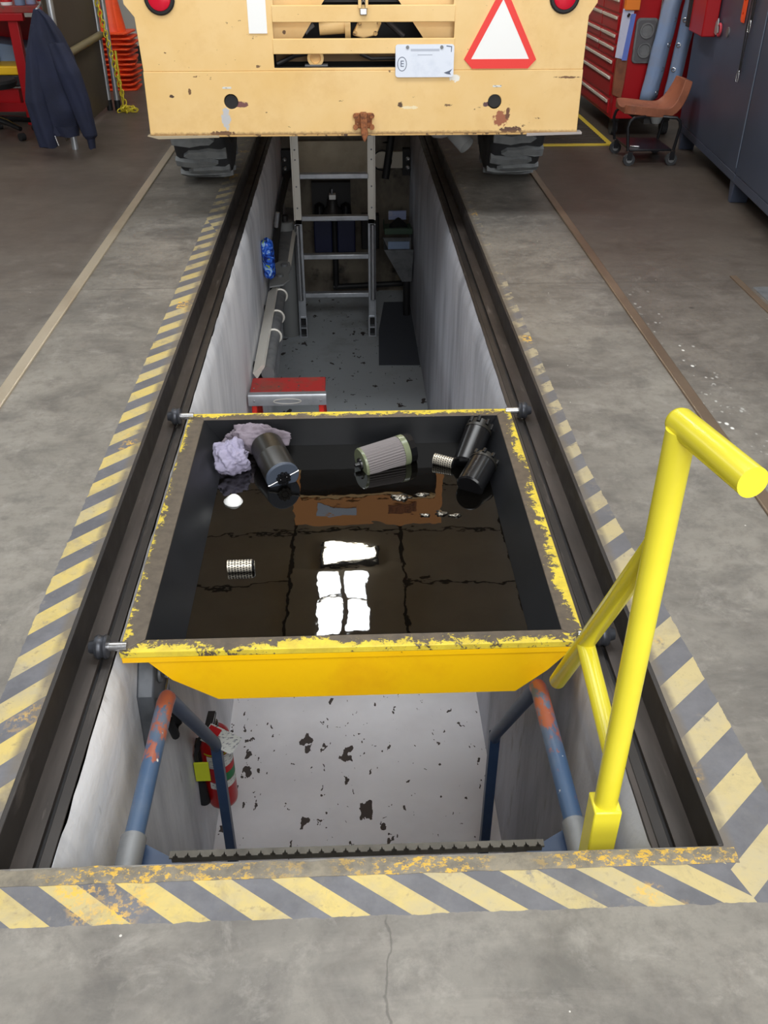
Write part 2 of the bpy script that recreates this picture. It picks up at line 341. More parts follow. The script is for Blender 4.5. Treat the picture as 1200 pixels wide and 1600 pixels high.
M['cabinet'] = mat('charcoal_blue_steel_cabinet', srgb(70, 78, 96), 0.36, layers=[(srgb(62, 69, 85), 1.5, 0.4, 0.7), (srgb(92, 96, 108), 14, 0.7, 0.8)])
M['cab_edge'] = mat('pale_scuffed_door_edge', srgb(108, 118, 134), 0.5)
M['canvas'] = mat('blue_grey_vinyl_curtain', srgb(128, 150, 186), 0.6, layers=[(srgb(140, 146, 160), 3, 0.42, 0.66)])
M['seat'] = mat('tan_brown_moulded_seat', srgb(158, 96, 70), 0.5, layers=[(srgb(130, 78, 56), 10, 0.45, 0.7), (srgb(190, 140, 112), 30, 0.66, 0.74)])
M['blackmetal'] = mat('black_tube_steel', srgb(34, 34, 38), 0.35, 0.4)
M['mat_dark'] = mat('dark_brown_ribbed_mat', srgb(64, 56, 50), 0.8)
M['mat_yellow'] = mat('yellow_tape_edge', srgb(206, 180, 60), 0.6)
M['paper'] = mat('pale_papers', srgb(200, 204, 226), 0.7, layers=[(srgb(170, 184, 226), 6, 0.5, 0.6)])
M['paper_blue'] = mat('blue_paper', srgb(100, 124, 206), 0.7)
M['leather'] = mat('brown_leather', srgb(140, 82, 54), 0.6, layers=[(srgb(112, 64, 44), 12, 0.45, 0.7)])
M['rag_white'] = mat('lilac_grey_rag', srgb(158, 153, 176), 0.95, layers=[(srgb(116, 110, 130), 9, 0.48, 0.7), (srgb(176, 130, 132), 13, 0.64, 0.76)], bump=(70, 0.4))
M['rag_grey'] = mat('mauve_grey_rag', srgb(136, 126, 136), 0.95, layers=[(srgb(104, 94, 100), 10, 0.45, 0.7), (srgb(176, 128, 120), 9, 0.62, 0.75)], bump=(70, 0.4))
M['clear_green'] = mat('oily_translucent_green_plastic', srgb(120, 126, 100), 0.22)
M['silver'] = mat('perforated_silver', srgb(206, 198, 182), 0.35, 0.5)
M['dross_film'] = mat('silvery_dross', srgb(124, 120, 112), 0.2, 0.9)
M['cap_blue'] = mat('charcoal_filter_end_cap', srgb(74, 82, 96), 0.5)
M['filter_black'] = mat('oily_black_filter', srgb(34, 32, 28), 0.35)
M['green'] = mat('dark_green_paint', srgb(60, 84, 66), 0.5)
M['label_white'] = mat('printed_label', srgb(220, 220, 214), 0.5, layers=[(srgb(120, 120, 130), 60, 0.56, 0.6, (1, 1, 3))])
M['label_yellow'] = mat('yellow_green_label', srgb(190, 196, 40), 0.5)
M['label_red'] = mat('red_print', srgb(196, 28, 34), 0.5)
M['label_green'] = mat('green_print', srgb(40, 120, 70), 0.5)
M['ink'] = mat('grey_blue_ink', srgb(92, 100, 120), 0.6)
M['ink_faint'] = mat('faded_ink', srgb(186, 192, 206), 0.6)
M['blue_tub'] = mat('grey_blue_plastic', srgb(130, 150, 180), 0.5)
M['yellowbox'] = mat('yellow_case', srgb(240, 190, 30), 0.5)
n = NT('blue_patterned_foil_pack'); Pq = n.coord()
vo = n.n('ShaderNodeTexNoise'); vo.inputs['Scale'].default_value = 14; vo.inputs['Detail'].default_value = 3; vo.inputs['Distortion'].default_value = 2.2; n.l(Pq, vo.inputs['Vector'])
cc = n.mix(n.ramp(vo.outputs['Fac'], 0.40, 0.52), srgb(24, 40, 110), srgb(40, 100, 220))
cc = n.mix(n.ramp(vo.outputs['Fac'], 0.56, 0.62), cc, srgb(170, 210, 240))
cc = n.mix(n.ramp(n.noise(Pq, 11, 3, .6, 1.5), 0.58, 0.62), cc, srgb(150, 180, 60))
n.l(cc, n.b.inputs['Base Color']); n.b.inputs['Roughness'].default_value = 0.25
M['bluepack'] = n.m
n = NT('black_used_oil'); Pq = n.coord(True)
n.b.inputs['Base Color'].default_value = (0.0022, 0.0019, 0.0015, 1)
n.b.inputs['Roughness'].default_value = 0.015
n.b.inputs['IOR'].default_value = 1.62
n.bump(n.math('ADD', n.noise(Pq, 7.0, 2, 0.4), n.math('MULTIPLY', n.noise(Pq, 26, 2, .4), 0.10)), 0.022, 0.03)
M['oil'] = n.m
M['ceiling_panel'] = mat('quilted_grey_ceiling_insulation', srgb(226, 218, 204), 0.7, layers=[(srgb(212, 204, 190), 2, .4, .7)])
M['ceiling_dark'] = mat('dark_ceiling_joint', srgb(70, 66, 60), 0.8)
M['skylight'] = mat('daylit_roof_pane', (0.9, 0.95, 1, 1), 0.4, emit=((0.90, 0.95, 1.0, 1), 34))
M['tube_light'] = mat('lit_lamp_diffuser', (1, 0.95, 0.8, 1), 0.4, emit=((1.0, 0.93, 0.74, 1), 38))
M['grey_label'] = mat('pale_blue_grey_label', srgb(190, 200, 216), 0.5)
M['rest_wall'] = mat('bay_wall_paint', srgb(128, 122, 114), 0.8)

# ------------------------------------------------------------------ mesh building
def frame_from(d):
    d = Vector(d).normalized()
    a = Vector((0, 0, 1)) if abs(d.z) < 0.95 else Vector((1, 0, 0))
    u = d.cross(a).normalized(); v = d.cross(u).normalized()
    return d, u, v

class MB:
    def __init__(s): s.v = []; s.f = []
    def add(s, vs, fs):
        o = len(s.v); s.v += [Vector(p) for p in vs]; s.f += [[i + o for i in f] for f in fs]; return s
    def box(s, x0, x1, y0, y1, z0, z1, rot=None, piv=None):
        vs = [Vector((x, y, z)) for x in (x0, x1) for y in (y0, y1) for z in (z0, z1)]
        if rot is not None:
            p = Vector(piv) if piv is not None else Vector(((x0+x1)/2, (y0+y1)/2, (z0+z1)/2))
            vs = [rot @ (q - p) + p for q in vs]
        return s.add(vs, [(0,1,3,2),(4,6,7,5),(0,4,5,1),(2,3,7,6),(0,2,6,4),(1,5,7,3)])
    def rings(s, rings, caps=True, closed=False):
        n = len(rings[0]); vs = [p for r in rings for p in r]; fs = []
        m = len(rings)
        for i in range(m if closed else m - 1):
            a, b = i * n, ((i + 1) % m) * n
            for j in range(n): k = (j + 1) % n; fs.append((a+j, a+k, b+k, b+j))
        if caps and not closed: fs.append(tuple(reversed(range(n)))); fs.append(tuple((m-1)*n + j for j in range(n)))
        return s.add(vs, fs)
    def cyl(s, p0, p1, r, r1=None, n=20, caps=True):
        p0, p1 = Vector(p0), Vector(p1); r1 = r if r1 is None else r1
        d, u, v = frame_from(p1 - p0)
        ring = lambda c, q: [c + (u*math.cos(2*PI*j/n) + v*math.sin(2*PI*j/n)) * q for j in range(n)]
        return s.rings([ring(p0, r), ring(p1, r1)], caps)
    def lathe(s, p0, axis, prof, n=24):
        """prof: (distance along the axis, radius)"""
        p0 = Vector(p0); d, u, v = frame_from(axis)
        return s.rings([[p0 + d*h + (u*math.cos(2*PI*j/n) + v*math.sin(2*PI*j/n)) * max(q, 1e-4) for j in range(n)] for h, q in prof])
    def tube(s, pts, r, n=12, closed=False):
        pts = [Vector(p) for p in pts]; m = len(pts); rings = []
        t0 = (pts[1] - pts[0]).normalized(); _, u, v = frame_from(t0)
        for i, p in enumerate(pts):
            if closed: t = (pts[(i+1) % m] - pts[i-1]).normalized()
            else: t = (pts[min(i+1, m-1)] - pts[max(i-1, 0)]).normalized()
            u = (u - t * u.dot(t)).normalized(); v = t.cross(u)
            rr = r[i] if isinstance(r, (list, tuple)) else r
            k = 1.0
            if 0 < i < m-1:
                c = (pts[i]-pts[i-1]).normalized().dot((pts[i+1]-pts[i]).normalized()); k = 1/max(0.5, math.sqrt(max(0.1, (1+c)/2)))
            rings.append([p + (u*math.cos(2*PI*j/n) + v*math.sin(2*PI*j/n)) * rr * (k if len(pts) < 5 else 1) for j in range(n)])
        return s.rings(rings, not closed, closed)
    def prism(s, poly, fn, a, b):
        """poly: 2D points; fn(u, v, w) -> 3D; extruded from w=a to w=b"""
        n = len(poly)
        vs = [fn(p[0], p[1], a) for p in poly] + [fn(p[0], p[1], b) for p in poly]
        fs = [tuple(range(n)), tuple(reversed(range(n, 2*n)))]
        for j in range(n): k = (j+1) % n; fs.append((j, k, n+k, n+j))
        return s.add(vs, fs)
    def plate(s, outline, holes, fn, a, b):
        """a flat plate with holes through it"""
        loops = [outline] + holes
        pts, edges = [], []
        for lp in loops:
            o = len(pts); pts += [Vector(p) for p in lp]
            edges += [(o+i, o+(i+1) % len(lp)) for i in range(len(lp))]
        faces = [list(range(len(outline)))]
        o = len(outline)
        for h in holes: faces.append(list(range(o, o+len(h)))); o += len(h)
        r = delaunay_2d_cdt(pts, edges, faces, 1, 1e-6)
        vo, fo = r[0], r[2]; fi = r[5]
        keep = []
        for f, src in zip(fo, fi):
            c = (vo[f[0]] + vo[f[1]] + vo[f[2]]) / 3
            if any(inside(c, h) for h in holes): continue
            keep.append(f)
        n = len(vo)
        vs = [fn(p.x, p.y, a) for p in vo] + [fn(p.x, p.y, b) for p in vo]
        fs = [tuple(f) for f in keep] + [tuple(n + i for i in reversed(f)) for f in keep]
        cnt = {}
        for f in keep:
            for i in range(3): e = (f[i], f[(i+1) % 3]); cnt[e] = cnt.get(e, 0) + 1
        for (i, j) in cnt:
            if (j, i) not in cnt: fs.append((i, n+i, n+j, j))
        return s.add(vs, fs)
    def torus(s, c, axis, R_, r, n=14, m=8, sx=1.0):
        c = Vector(c); d, u, v = frame_from(axis)
        pts = [c + u*math.cos(2*PI*i/n)*R_*sx + v*math.sin(2*PI*i/n)*R_ for i in range(n)]
        return s.tube(pts, r, m, closed=True)
    def build(s, name, m, parent=None, bevel=0.0, smooth=True, ang=35, kind=None, label=None, mats=None):
        off = Vector((0, 0, 0)); q = parent
        while q is not None: off += Vector(q.location); q = q.parent
        org = Vector((0, 0, 0))
        if parent is None:
            xs = [p.x for p in s.v]; ys = [p.y for p in s.v]; zs = [p.z for p in s.v]
            org = Vector(((min(xs)+max(xs))/2, (min(ys)+max(ys))/2, min(zs)))
            off = org
        me = bpy.data.meshes.new(name)
        me.from_pydata([p - off for p in s.v], [], s.f)
        bm = bmesh.new(); bm.from_mesh(me)
        bmesh.ops.recalc_face_normals(bm, faces=bm.faces); bm.to_mesh(me); bm.free()
        me.materials.append(m)
        o = bpy.data.objects.new(name, me)
        COL.objects.link(o); o.location = org
        if parent is not None: o.parent = parent
        if smooth:
            me.polygons.foreach_set('use_smooth', [True] * len(me.polygons))
            me.set_sharp_from_angle(angle=R(ang))
        if bevel:
            b = o.modifiers.new('bevel', 'BEVEL'); b.width = bevel; b.segments = 2; b.limit_method = 'ANGLE'; b.angle_limit = R(40)
        if kind: o['kind'] = kind
        if label: o['label'] = label
        return o

def inside(p, poly):
    r = False; n = len(poly); j = n - 1
    for i in range(n):
        a, b = poly[i], poly[j]
        if (a[1] > p[1]) != (b[1] > p[1]) and p[0] < (b[0]-a[0])*(p[1]-a[1])/(b[1]-a[1]) + a[0]: r = not r
        j = i
    return r

def circ(cx, cy, r, n=20, ry=None):
    return [(cx + r*math.cos(2*PI*i/n), cy + (ry or r)*math.sin(2*PI*i/n)) for i in range(n)]
def rect(x0, x1, y0, y1): return [(x0, y0), (x1, y0), (x1, y1), (x0, y1)]
def rrect(x0, x1, y0, y1, r, n=4):
    pts = []
    for cx, cy, a in ((x1-r, y0+r, -90), (x1-r, y1-r, 0), (x0+r, y1-r, 90), (x0+r, y0+r, 180)):
        for i in range(n+1): t = R(a + 90*i/n); pts.append((cx + r*math.cos(t), cy + r*math.sin(t)))
    return pts
XZ = lambda u, v, w: Vector((u, w, v))      # plate in the x-z plane, thickness along y
YZ = lambda u, v, w: Vector((w, u, v))
XY = lambda u, v, w: Vector((u, v, w))

def tag(o, label, cat, group=None):
    o['label'] = label; o['category'] = cat
    if group: o['group'] = group
    return o
def thing(name, label, cat, loc, group=None):
    o = bpy.data.objects.new(name, None); COL.objects.link(o); o.location = loc
    o.empty_display_size = 0.1
    return tag(o, label, cat, group)
def structure(o): o['kind'] = 'structure'; return o
def dup(o, loc=None, parent=None):
    c = o.copy(); COL.objects.link(c)
    if parent is not None: c.parent = parent
    if loc is not None: c.location = loc
    for ch in o.children: dup(ch, None, c)
    return c
def text(body, size, m, loc, rot, parent, name='letter', depth=0.0006):
    cu = bpy.data.curves.new(name, 'FONT'); cu.body = body; cu.size = size; cu.extrude = depth
    cu.align_x = 'CENTER'; cu.align_y = 'CENTER'; cu.materials.append(m)
    tmp = bpy.data.objects.new('tmp', cu); COL.objects.link(tmp)
    bpy.context.view_layer.update()
    me = bpy.data.meshes.new_from_object(tmp.evaluated_get(bpy.context.evaluated_depsgraph_get()))
    bpy.data.objects.remove(tmp)
    o = bpy.data.objects.new(name, me); COL.objects.link(o)
    off = Vector((0, 0, 0)); q = parent
    while q is not None: off += Vector(q.location); q = q.parent
    o.location = Vector(loc) - off; o.rotation_euler = rot; o.parent = parent
    return o

# ------------------------------------------------------------------ the setting
PXL, PXR = -0.745, 0.725          # steel edge of the pit opening
WXL, WXR = -0.64, 0.605           # concrete walls of the pit
PY0, PY1 = 1.15, 9.30
ZF = -1.79

b = MB()
for r_ in ((-6, PXL, PY0, 14), (PXR, 6, PY0, 14), (-6, 6, -5, PY0), (PXL, PXR, PY1, 14)):
    x0, x1, y0, y1 = r_
    b.add([(x0, y0, 0), (x1, y0, 0), (x1, y1, 0), (x0, y1, 0)], [(0, 1, 2, 3)])
structure(b.build('floor', M['floor'], smooth=False))
b = MB(); b.box(PXL-0.1, PXR+0.1, PY0-0.3, PY1+0.3, ZF-0.06, ZF)
structure(b.build('floor_pit', M['pitfloor'], smooth=False))

def pit_wall(name, x, sgn, m):
    """concrete wall with a ragged, rounded top arris"""
    b = MB(); rings = []; n = 150
    for i in range(n+1):
        y = PY0 + (PY1-PY0)*i/n
        j = (mnoise.noise((y*9, sgn*3, 0))*0.006 + mnoise.noise((y*37, sgn, 2))*0.004)
        # x of the visible arris jitters; body goes outwards
        rings.append([Vector((x, y, ZF)), Vector((x, y, -0.19)), Vector((x - sgn*0.008, y, -0.145)), Vector((x - sgn*(0.022+j), y, -0.108+abs(j)*.3)), Vector((x - sgn*0.030, y, -0.1075)), Vector((x - sgn*0.034, y, -0.125)), Vector((x - sgn*0.06, y, -0.125)), Vector((x - sgn*0.06, y, ZF))])
    b.rings(rings)
    return structure(b.build(name, m, ang=60))
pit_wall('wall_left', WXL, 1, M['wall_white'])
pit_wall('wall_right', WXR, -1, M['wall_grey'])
b = MB(); b.box(WXL-0.1, WXR+0.1, PY0-0.25, PY0+0.0, ZF, -0.03)
structure(b.build('wall_front', M['wall_grey'], smooth=False))
b = MB(); b.box(WXL-0.12, WXR+0.12, PY1, PY1+0.25, ZF, -0.002)
structure(b.build('wall_end', M['concrete_dirty'], smooth=False))

def ledge(name, xe, xw, sgn):
    """steel channel: upright, running flange, groove and a raised inner flat"""
    t = structure(bpy.data.objects.new(name, None)); COL.objects.link(t); t.location = (xe, PY0, 0)
    s = sgn
    MB().box(*sorted((xe - s*0.012, xe)), PY0, PY1, -0.10, 0.003).build('upright', M['steel_dark'], t, bevel=0.002)
    MB().box(*sorted((xe, xe + s*0.048)), PY0, PY1, -0.118, -0.096).build('running_flange', M['steel_ledge'], t)
    MB().box(*sorted((xe + s*0.048, xe + s*0.058)), PY0, PY1, -0.118, -0.110).build('groove', M['black'], t)
    MB().box(*sorted((xe + s*0.058, xe + s*0.084)), PY0, PY1, -0.118, -0.098).build('inner_flat', M['steel_dark'], t, bevel=0.002)
    MB().box(*sorted((xe + s*0.084, xw - s*0.022)), PY0, PY1, -0.122, -0.101).build('inner_lip', M['steel_ledge'], t)
    return t
ledge('trim_1', PXL, WXL, 1)
ledge('trim_2', PXR, WXR, -1)

# rounded nosing at the near end of the pit
b = MB(); rings = []; n = 140
for i in range(n+1):
    x = -0.86 + (PXR+0.03+0.86)*i/n
    j = mnoise.noise((x*14, 0, 5))*0.008 + mnoise.noise((x*45, 3, 1))*0.003
    rings.append([Vector((x, 1.110 + mnoise.noise((x*20, 9, 9))*0.003, 0.0012)), Vector((x, 1.118, 0.003)), Vector((x, 1.132 + j*.4, 0.004 + j*.2)), Vector((x, 1.146 + j*.7, 0.0025)), Vector((x, 1.152 + j*.8, -0.016)), Vector((x, 1.153 + j*.6, -0.11)), Vector((x, 1.12, -0.11)), Vector((x, 1.108, -0.02))])
b.rings(rings)
structure(b.build('trim_3', M['nosing'], ang=60))
# worn steel strips let into the floor on both sides
for k, (x0, x1) in enumerate(((-1.392, -1.338), (1.292, 1.340))):
    b = MB(); b.box(x0, x1, -1.0 if k else 0.6, 12.4, -0.004, 0.010)
    structure(b.build('trim_%d' % (4+k), M['strip' if k else 'strip_pale'], bevel=0.004))
# recessed cover plate by the cabinets
b = MB(); b.box(1.95, 1.985, 3.0, 4.52, -0.003, 0.008)
structure(b.build('trim_6', M['strip'], bevel=0.003))
b = MB(); b.box(2.01, 2.6, 3.0, 4.36, -0.003, 0.004)
structure(b.build('trim_7', M['galv'], bevel=0.002))

# room shell
b = MB(); b.box(-6.1, 6.1, 12.5, 12.7, 0, 4.6); structure(b.build('wall_far', M['walltan'], smooth=False))
b = MB(); b.box(-6.0, 6.0, 12.46, 12.5, 0, 0.16); structure(b.build('baseboard_far', M['black'], smooth=False))
b = MB(); b.box(-6.2, -6.0, -5, 12.7, 0, 4.6); structure(b.build('wall_west', M['rest_wall'], smooth=False))
b = MB(); b.box(4.6, 4.8, -5, 12.7, 0, 4.6); structure(b.build('wall_east', M['rest_wall'], smooth=False))
b = MB()
b.plate(rect(-6.2, 4.8, 0, 4.6), [rect(-1.2, 4.4, 0.001, 4.3)], XZ, -5.2, -5.0)
structure(b.build('wall_back', M['rest_wall'], smooth=False))
ceil = structure(bpy.data.objects.new('ceiling', None)); COL.objects.link(ceil); ceil.location = (0, 0, 4.5)
MB().box(-6.2, 4.8, -5.2, 12.7, 4.56, 4.66).build('ceiling_deck', M['ceiling_dark'], ceil, smooth=False)
# quilted insulation panels (1.3 x 1.05 m) with dark joints; they show mirrored in the oil
proto = None
skx, sky_ = (-0.47, 0.16), (7.30, 8.55)
for i in range(-4, 4):
    for j in range(-5, 8):
        x0 = -0.755 + 1.305*i; y0 = 7.30 + 1.03*(j-2)
        cx, cy = x0 + 0.6525, y0 + 0.515
        if not (-6 < cx < 4.6 and -5 < cy < 12.4): continue
        if proto is None:
            bb = MB(); N = 8; g = []
            for a in range(N+1):
                for c_ in range(5):
                    u = a/N; v = c_/4
                    h = -0.030*abs(math.sin(PI*u*3))**.5 * (0.6+0.4*math.sin(PI*v))
                    g.append(Vector((-0.63 + 1.26*u, -0.495 + 0.99*v, 4.55 + h*(0 if v in (0, 1) else 1))))
            fs = [(a*5+c_, a*5+c_+1, (a+1)*5+c_+1, (a+1)*5+c_) for a in range(N) for c_ in range(4)]
            bb.add(g, fs)
            proto = bb.build('ceiling_panel', M['ceiling_panel'], ceil, ang=80)
            proto.location = Vector((cx, cy, 0))
        elif i == 0 and j in (2,):
            continue
        else:
            c = proto.copy(); COL.objects.link(c); c.location = Vector((cx, cy, 0)); c.parent = ceil
# roof window with four daylit panes, and the lamp beside it
win = structure(bpy.data.objects.new('window_1', None)); COL.objects.link(win); win.location = (-0.15, 7.94, 4.48)
panes = [(-0.435, -0.185), (-0.125, 0.115)]
holes = [rect(x0, x1, y0, y1) for x0, x1 in panes for y0, y1 in ((7.40, 7.93), (7.97, 8.48))]
MB().plate(rect(-0.74, 0.54, 7.305, 8.575), holes, XY, 4.485, 4.53).build('window_frame', M['ceiling_panel'], win)
for x0, x1 in panes:
    for y0, y1 in ((7.40, 7.93), (7.97, 8.48)):
        MB().box(x0, x1, y0, y1, 4.50, 4.515).build('pane', M['skylight'], win, smooth=False)
t = thing('ceiling_lamp', 'oblong lit ceiling lamp beside the roof window, seen only mirrored in the black oil', 'lamp', (-0.09, 8.80, 4.40))
MB().box(-0.43, 0.25, 8.60, 8.92, 4.43, 4.52).build('lamp_housing', M['dark_metal'], t, bevel=0.01)
MB().box(-0.39, 0.21, 8.63, 8.88, 4.40, 4.43).build('diffuser', M['tube_light'], t, bevel=0.006)

# ------------------------------------------------------------------ drain tray on rollers
t = thing('drain_tray', 'yellow steel oil drain tray on rollers spanning the pit, full of black oil', 'drain tray', (-0.01, 2.54, -0.30))
RX0, RX1, RY0, RY1, RZ = -0.64, 0.62, 1.855, 3.23, -0.068
IX0, IX1, IY0, IY1 = -0.578, 0.562, 1.905, 3.175
def rim(pts, m, z0=RZ-0.022, z1=RZ):
    MB().prism(pts, XY, z0, z1).build('rim', m, t, bevel=0.003)
rim([(RX0, RY0), (RX1, RY0), (IX1, IY0), (IX0, IY0)], M['tray_rim'])
rim([(RX0, RY1), (IX0, IY1), (IX1, IY1), (RX1, RY1)], M['tray_rim'])
rim([(RX0, RY0), (IX0, IY0), (IX0, IY1), (RX0, RY1)], M['tray_rim_bare'])
rim([(RX1, RY0), (RX1, RY1), (IX1, IY1), (IX1, IY0)], M['tray_rim'])
MB().box(RX0+0.004, RX1-0.004, RY0+0.001, RY0+0.006, RZ-0.040, RZ-0.020).build('front_flange', M['tray_yellow'], t, bevel=0.001)
# outer hopper: trapezoid seen from the front, lining inside
zt, zb = RZ-0.022, -0.268
o4 = [(-0.575, RY0+0.012), (0.600, RY0+0.012), (0.600, RY1-0.02), (-0.575, RY1-0.02)]
b4 = [(-0.395, RY0+0.020), (0.445, RY0+0.020), (0.445, RY1-0.06), (-0.395, RY1-0.06)]
m4 = [(-0.514, RY0+0.016), (0.528, RY0+0.016), (0.528, RY1-0.045), (-0.514, RY1-0.045)]
o4[0] = (-0.590, o4[0][1]); o4[3] = (-0.590, o4[3][1])
b = MB(); vs_ = [(x, y, zt) for x, y in o4] + [(x, y, -0.186) for x, y in m4] + [(x, y, zb) for x, y in b4]
b.add(vs_, [(k+i, k+(i+1) % 4, k+4+(i+1) % 4, k+4+i) for k in (0, 4) for i in range(4)] + [(8, 9, 10, 11)])
ho = b.build('hopper', M['tray_yellow'], t, smooth=False)
sm = ho.modifiers.new('thick', 'SOLIDIFY'); sm.thickness = 0.003; sm.offset = 0
OX0, OX1, OZ = -0.502, 0.502, -0.185
b = MB()
vs_ = [(IX0, IY0, RZ-0.001), (IX1, IY0, RZ-0.001), (IX1, IY1, RZ-0.001), (IX0, IY1, RZ-0.001),
       (OX0, IY0+0.004, OZ-0.001), (OX1, IY0+0.004, OZ-0.001), (OX1, IY1-0.004, OZ-0.001), (OX0, IY1-0.004, OZ-0.001),
       (-0.385, IY0+0.01, -0.258), (0.43, IY0+0.01, -0.258), (0.43, IY1-0.06, -0.258), (-0.385, IY1-0.06, -0.258)]
b.add(vs_, [(0, 1, 5, 4), (1, 2, 6, 5), (2, 3, 7, 6), (3, 0, 4, 7), (4, 5, 9, 8), (5, 6, 10, 9), (6, 7, 11, 10), (7, 4, 8, 11), (8, 9, 10, 11)])
b.build('lining', M['tray_in'], t, smooth=False)
for y in (RY0+0.018, RY1-0.03):
    for s, xe in ((-1, RX0), (1, RX1)):
        ax = MB().cyl((xe + s*-0.02, y, -0.062), (xe + s*0.046, y, -0.062), 0.0125, n=16).build('axle', M['chrome'], t)
        xr = xe + s*0.030
        MB().lathe((xr, y, -0.062), (s, 0, 0), [(0, 0.013), (0, 0.030), (0.006, 0.034), (0.012, 0.030), (0.018, 0.030), (0.024, 0.034), (0.032, 0.031), (0.034, 0.02), (0.05, 0.016), (0.052, 0.0)]).build('roller', M['roller'], ax)
# the oil itself
b = MB(); N = 24
b.add([(OX0, IY0+0.003, OZ), (OX1, IY0+0.003, OZ), (OX1, IY1-0.003, OZ), (OX0, IY1-0.003, OZ), (-0.38, IY0+0.012, -0.250), (0.42, IY0+0.012, -0.250), (0.42, IY1-0.07, -0.250), (-0.38, IY1-0.07, -0.250)],
      [(0, 1, 2, 3), (4, 7, 6, 5), (0, 4, 5, 1), (1, 5, 6, 2), (2, 6, 7, 3), (3, 7, 4, 0)])
o = b.build('waste_oil', M['oil'], smooth=False); tag(o, 'mirror black used oil filling the yellow drain tray', 'oil'); o['kind'] = 'stuff'

# ---- things lying in the oil
def crumple(name, m, c, size, seed, label, cat, amp=0.35, sub=4, fold=7.0, group=None):
    bm = bmesh.new(); bmesh.ops.create_icosphere(bm, subdivisions=sub, radius=1)
    for v in bm.verts:
        p = v.co.normalized()
        if cat == 'rag':
            th = math.atan2(p.y, p.x); w_ = mnoise.noise(p*1.4 + Vector((seed, 2, 0)))
            d = 0.86 + 0.20*mnoise.noise(p*1.3 + Vector((seed, 0, 0))) + 0.085*math.sin(4*th + 5*w_ + 2.5*p.z + seed) + 0.05*math.sin(7*th - 6*w_ + 5*p.z)
            d += 0.09*mnoise.noise(Vector((p.x*3.2, p.y*3.2, p.z*8)) + Vector((0, seed, 0))) + 0.05*mnoise.noise(p*11 + Vector((0, 0, seed)))
        else:
            d = 1 + amp*mnoise.fractal(p*1.6 + Vector((seed, 0, 0)), 0.8, 2.0, 3) + 0.15*abs(math.sin(fold*mnoise.noise(p*1.8 + Vector((0, seed, 0)))))
        q = p*d
        v.co = Vector((c[0] + q.x*size[0], c[1] + q.y*size[1], max(c[2] + q.z*size[2], OZ-0.012)))
    me_v = [v.co.copy() for v in bm.verts]; me_f = [[v.index for v in f.verts] for f in bm.faces]; bm.free()
    b = MB(); b.add(me_v, me_f)
    return tag(b.build(name, m, ang=180), label, cat, group)
crumple('rag', M['rag_white'], (-0.462, 3.01, -0.145), (0.080, 0.080, 0.078), 3.1, 'pale lilac grey rag bunched up in the far corner of the oil tray', 'rag', 0.30, 5, 4.5)
crumple('rag', M['rag_grey'], (-0.375, 3.115, -0.125), (0.135, 0.045, 0.070), 8.7, 'darker mauve grey rag with pinkish stains lying behind the pale rag', 'rag', 0.35, 5, 5)

def along(c, d, *prof): pass
t = thing('oil_filter', 'stubby black spin-on oil filter leaning out of the oil beside the rags', 'filter', (-0.29, 2.95, -0.17))
p0, p1 = Vector((-0.335, 3.06, -0.115)), Vector((-0.262, 2.875, -0.150))
d = (p1-p0).normalized(); L = (p1-p0).length
MB().lathe(p0, d, [(0, 0.03), (0.004, 0.058), (0.012, 0.062), (L*.45, 0.0625), (L*.46, 0.0635), (L*.48, 0.0625), (L-0.012, 0.0635), (L-0.008, 0.062)], 32).build('canister', M['filter_black'], t)
MB().lathe(p1 - d*0.010, d, [(0, 0.0), (0, 0.0625), (0.010, 0.0625), (0.012, 0.060), (0.012, 0.0)], 32).build('end_cap', M['cap_blue'], t)
_, u, v = frame_from(d)
b = MB()
for k in range(9):
    a = 2*PI*k/9; q = p1 + d*0.006 + (u*math.cos(a)+v*math.sin(a))*0.020
    b.cyl(q - d*.004, q + d*0.010, 0.007, n=8)
b.cyl(p1 - d*.004, p1 + d*0.016, 0.012, n=12); b.build('hub', M['blackgloss'], t)
hw = Vector((0.93, 0.05, 0.30)); hw = (hw - d*hw.dot(d)).normalized()
MB().cyl(p1 + d*0.008 - hw*0.062, p1 + d*0.008 + hw*0.062, 0.003, n=8).build('bail_wire', M['chrome'], t)

t = thing('filter_element', 'grey pleated filter element with cloudy green end caps and black knob, floating in the oil', 'filter', (0.115, 3.02, -0.17))
p0, p1 = Vector((0.030, 2.985, -0.163)), Vector((0.205, 3.062, -0.148)); d = (p1-p0).normalized(); L = (p1-p0).length
_, u, v = frame_from(d)
N = 72; rings = []
for h in (0.004, L*0.82):
    rings.append([p0 + d*h + (u*math.cos(2*PI*j/N)+v*math.sin(2*PI*j/N))*(0.060 if j % 2 else 0.0565) for j in range(N)])
MB().rings(rings).build('pleats', mat('dirty_grey_pleated_paper', srgb(124, 118, 118), 0.85), t, ang=10)
MB().lathe(p0, d, [(-0.006, 0.02), (-0.006, 0.057), (0.0, 0.0605), (0.004, 0.0605), (0.005, 0.058)], 32).build('end_cap', M['clear_green'], t)
MB().lathe(p0, d, [(L*.82, 0.060), (L*.82, 0.0615), (L*0.94, 0.0615), (L*0.97, 0.05)], 32).build('end_cap', M['clear_green'], t)
MB().lathe(p0, d, [(L*0.96, 0.03), (L*0.96, 0.060), (L*1.09, 0.058), (L*1.10, 0.045), (L*1.10, 0.0)], 12).build('collar', M['blackgloss'], t, ang=20)
MB().lathe(p0, d, [(-0.030, 0.0), (-0.030, 0.008), (-0.012, 0.010), (-0.012, 0.022), (-0.006, 0.024)], 16).build('knob', M['blackgloss'], t)

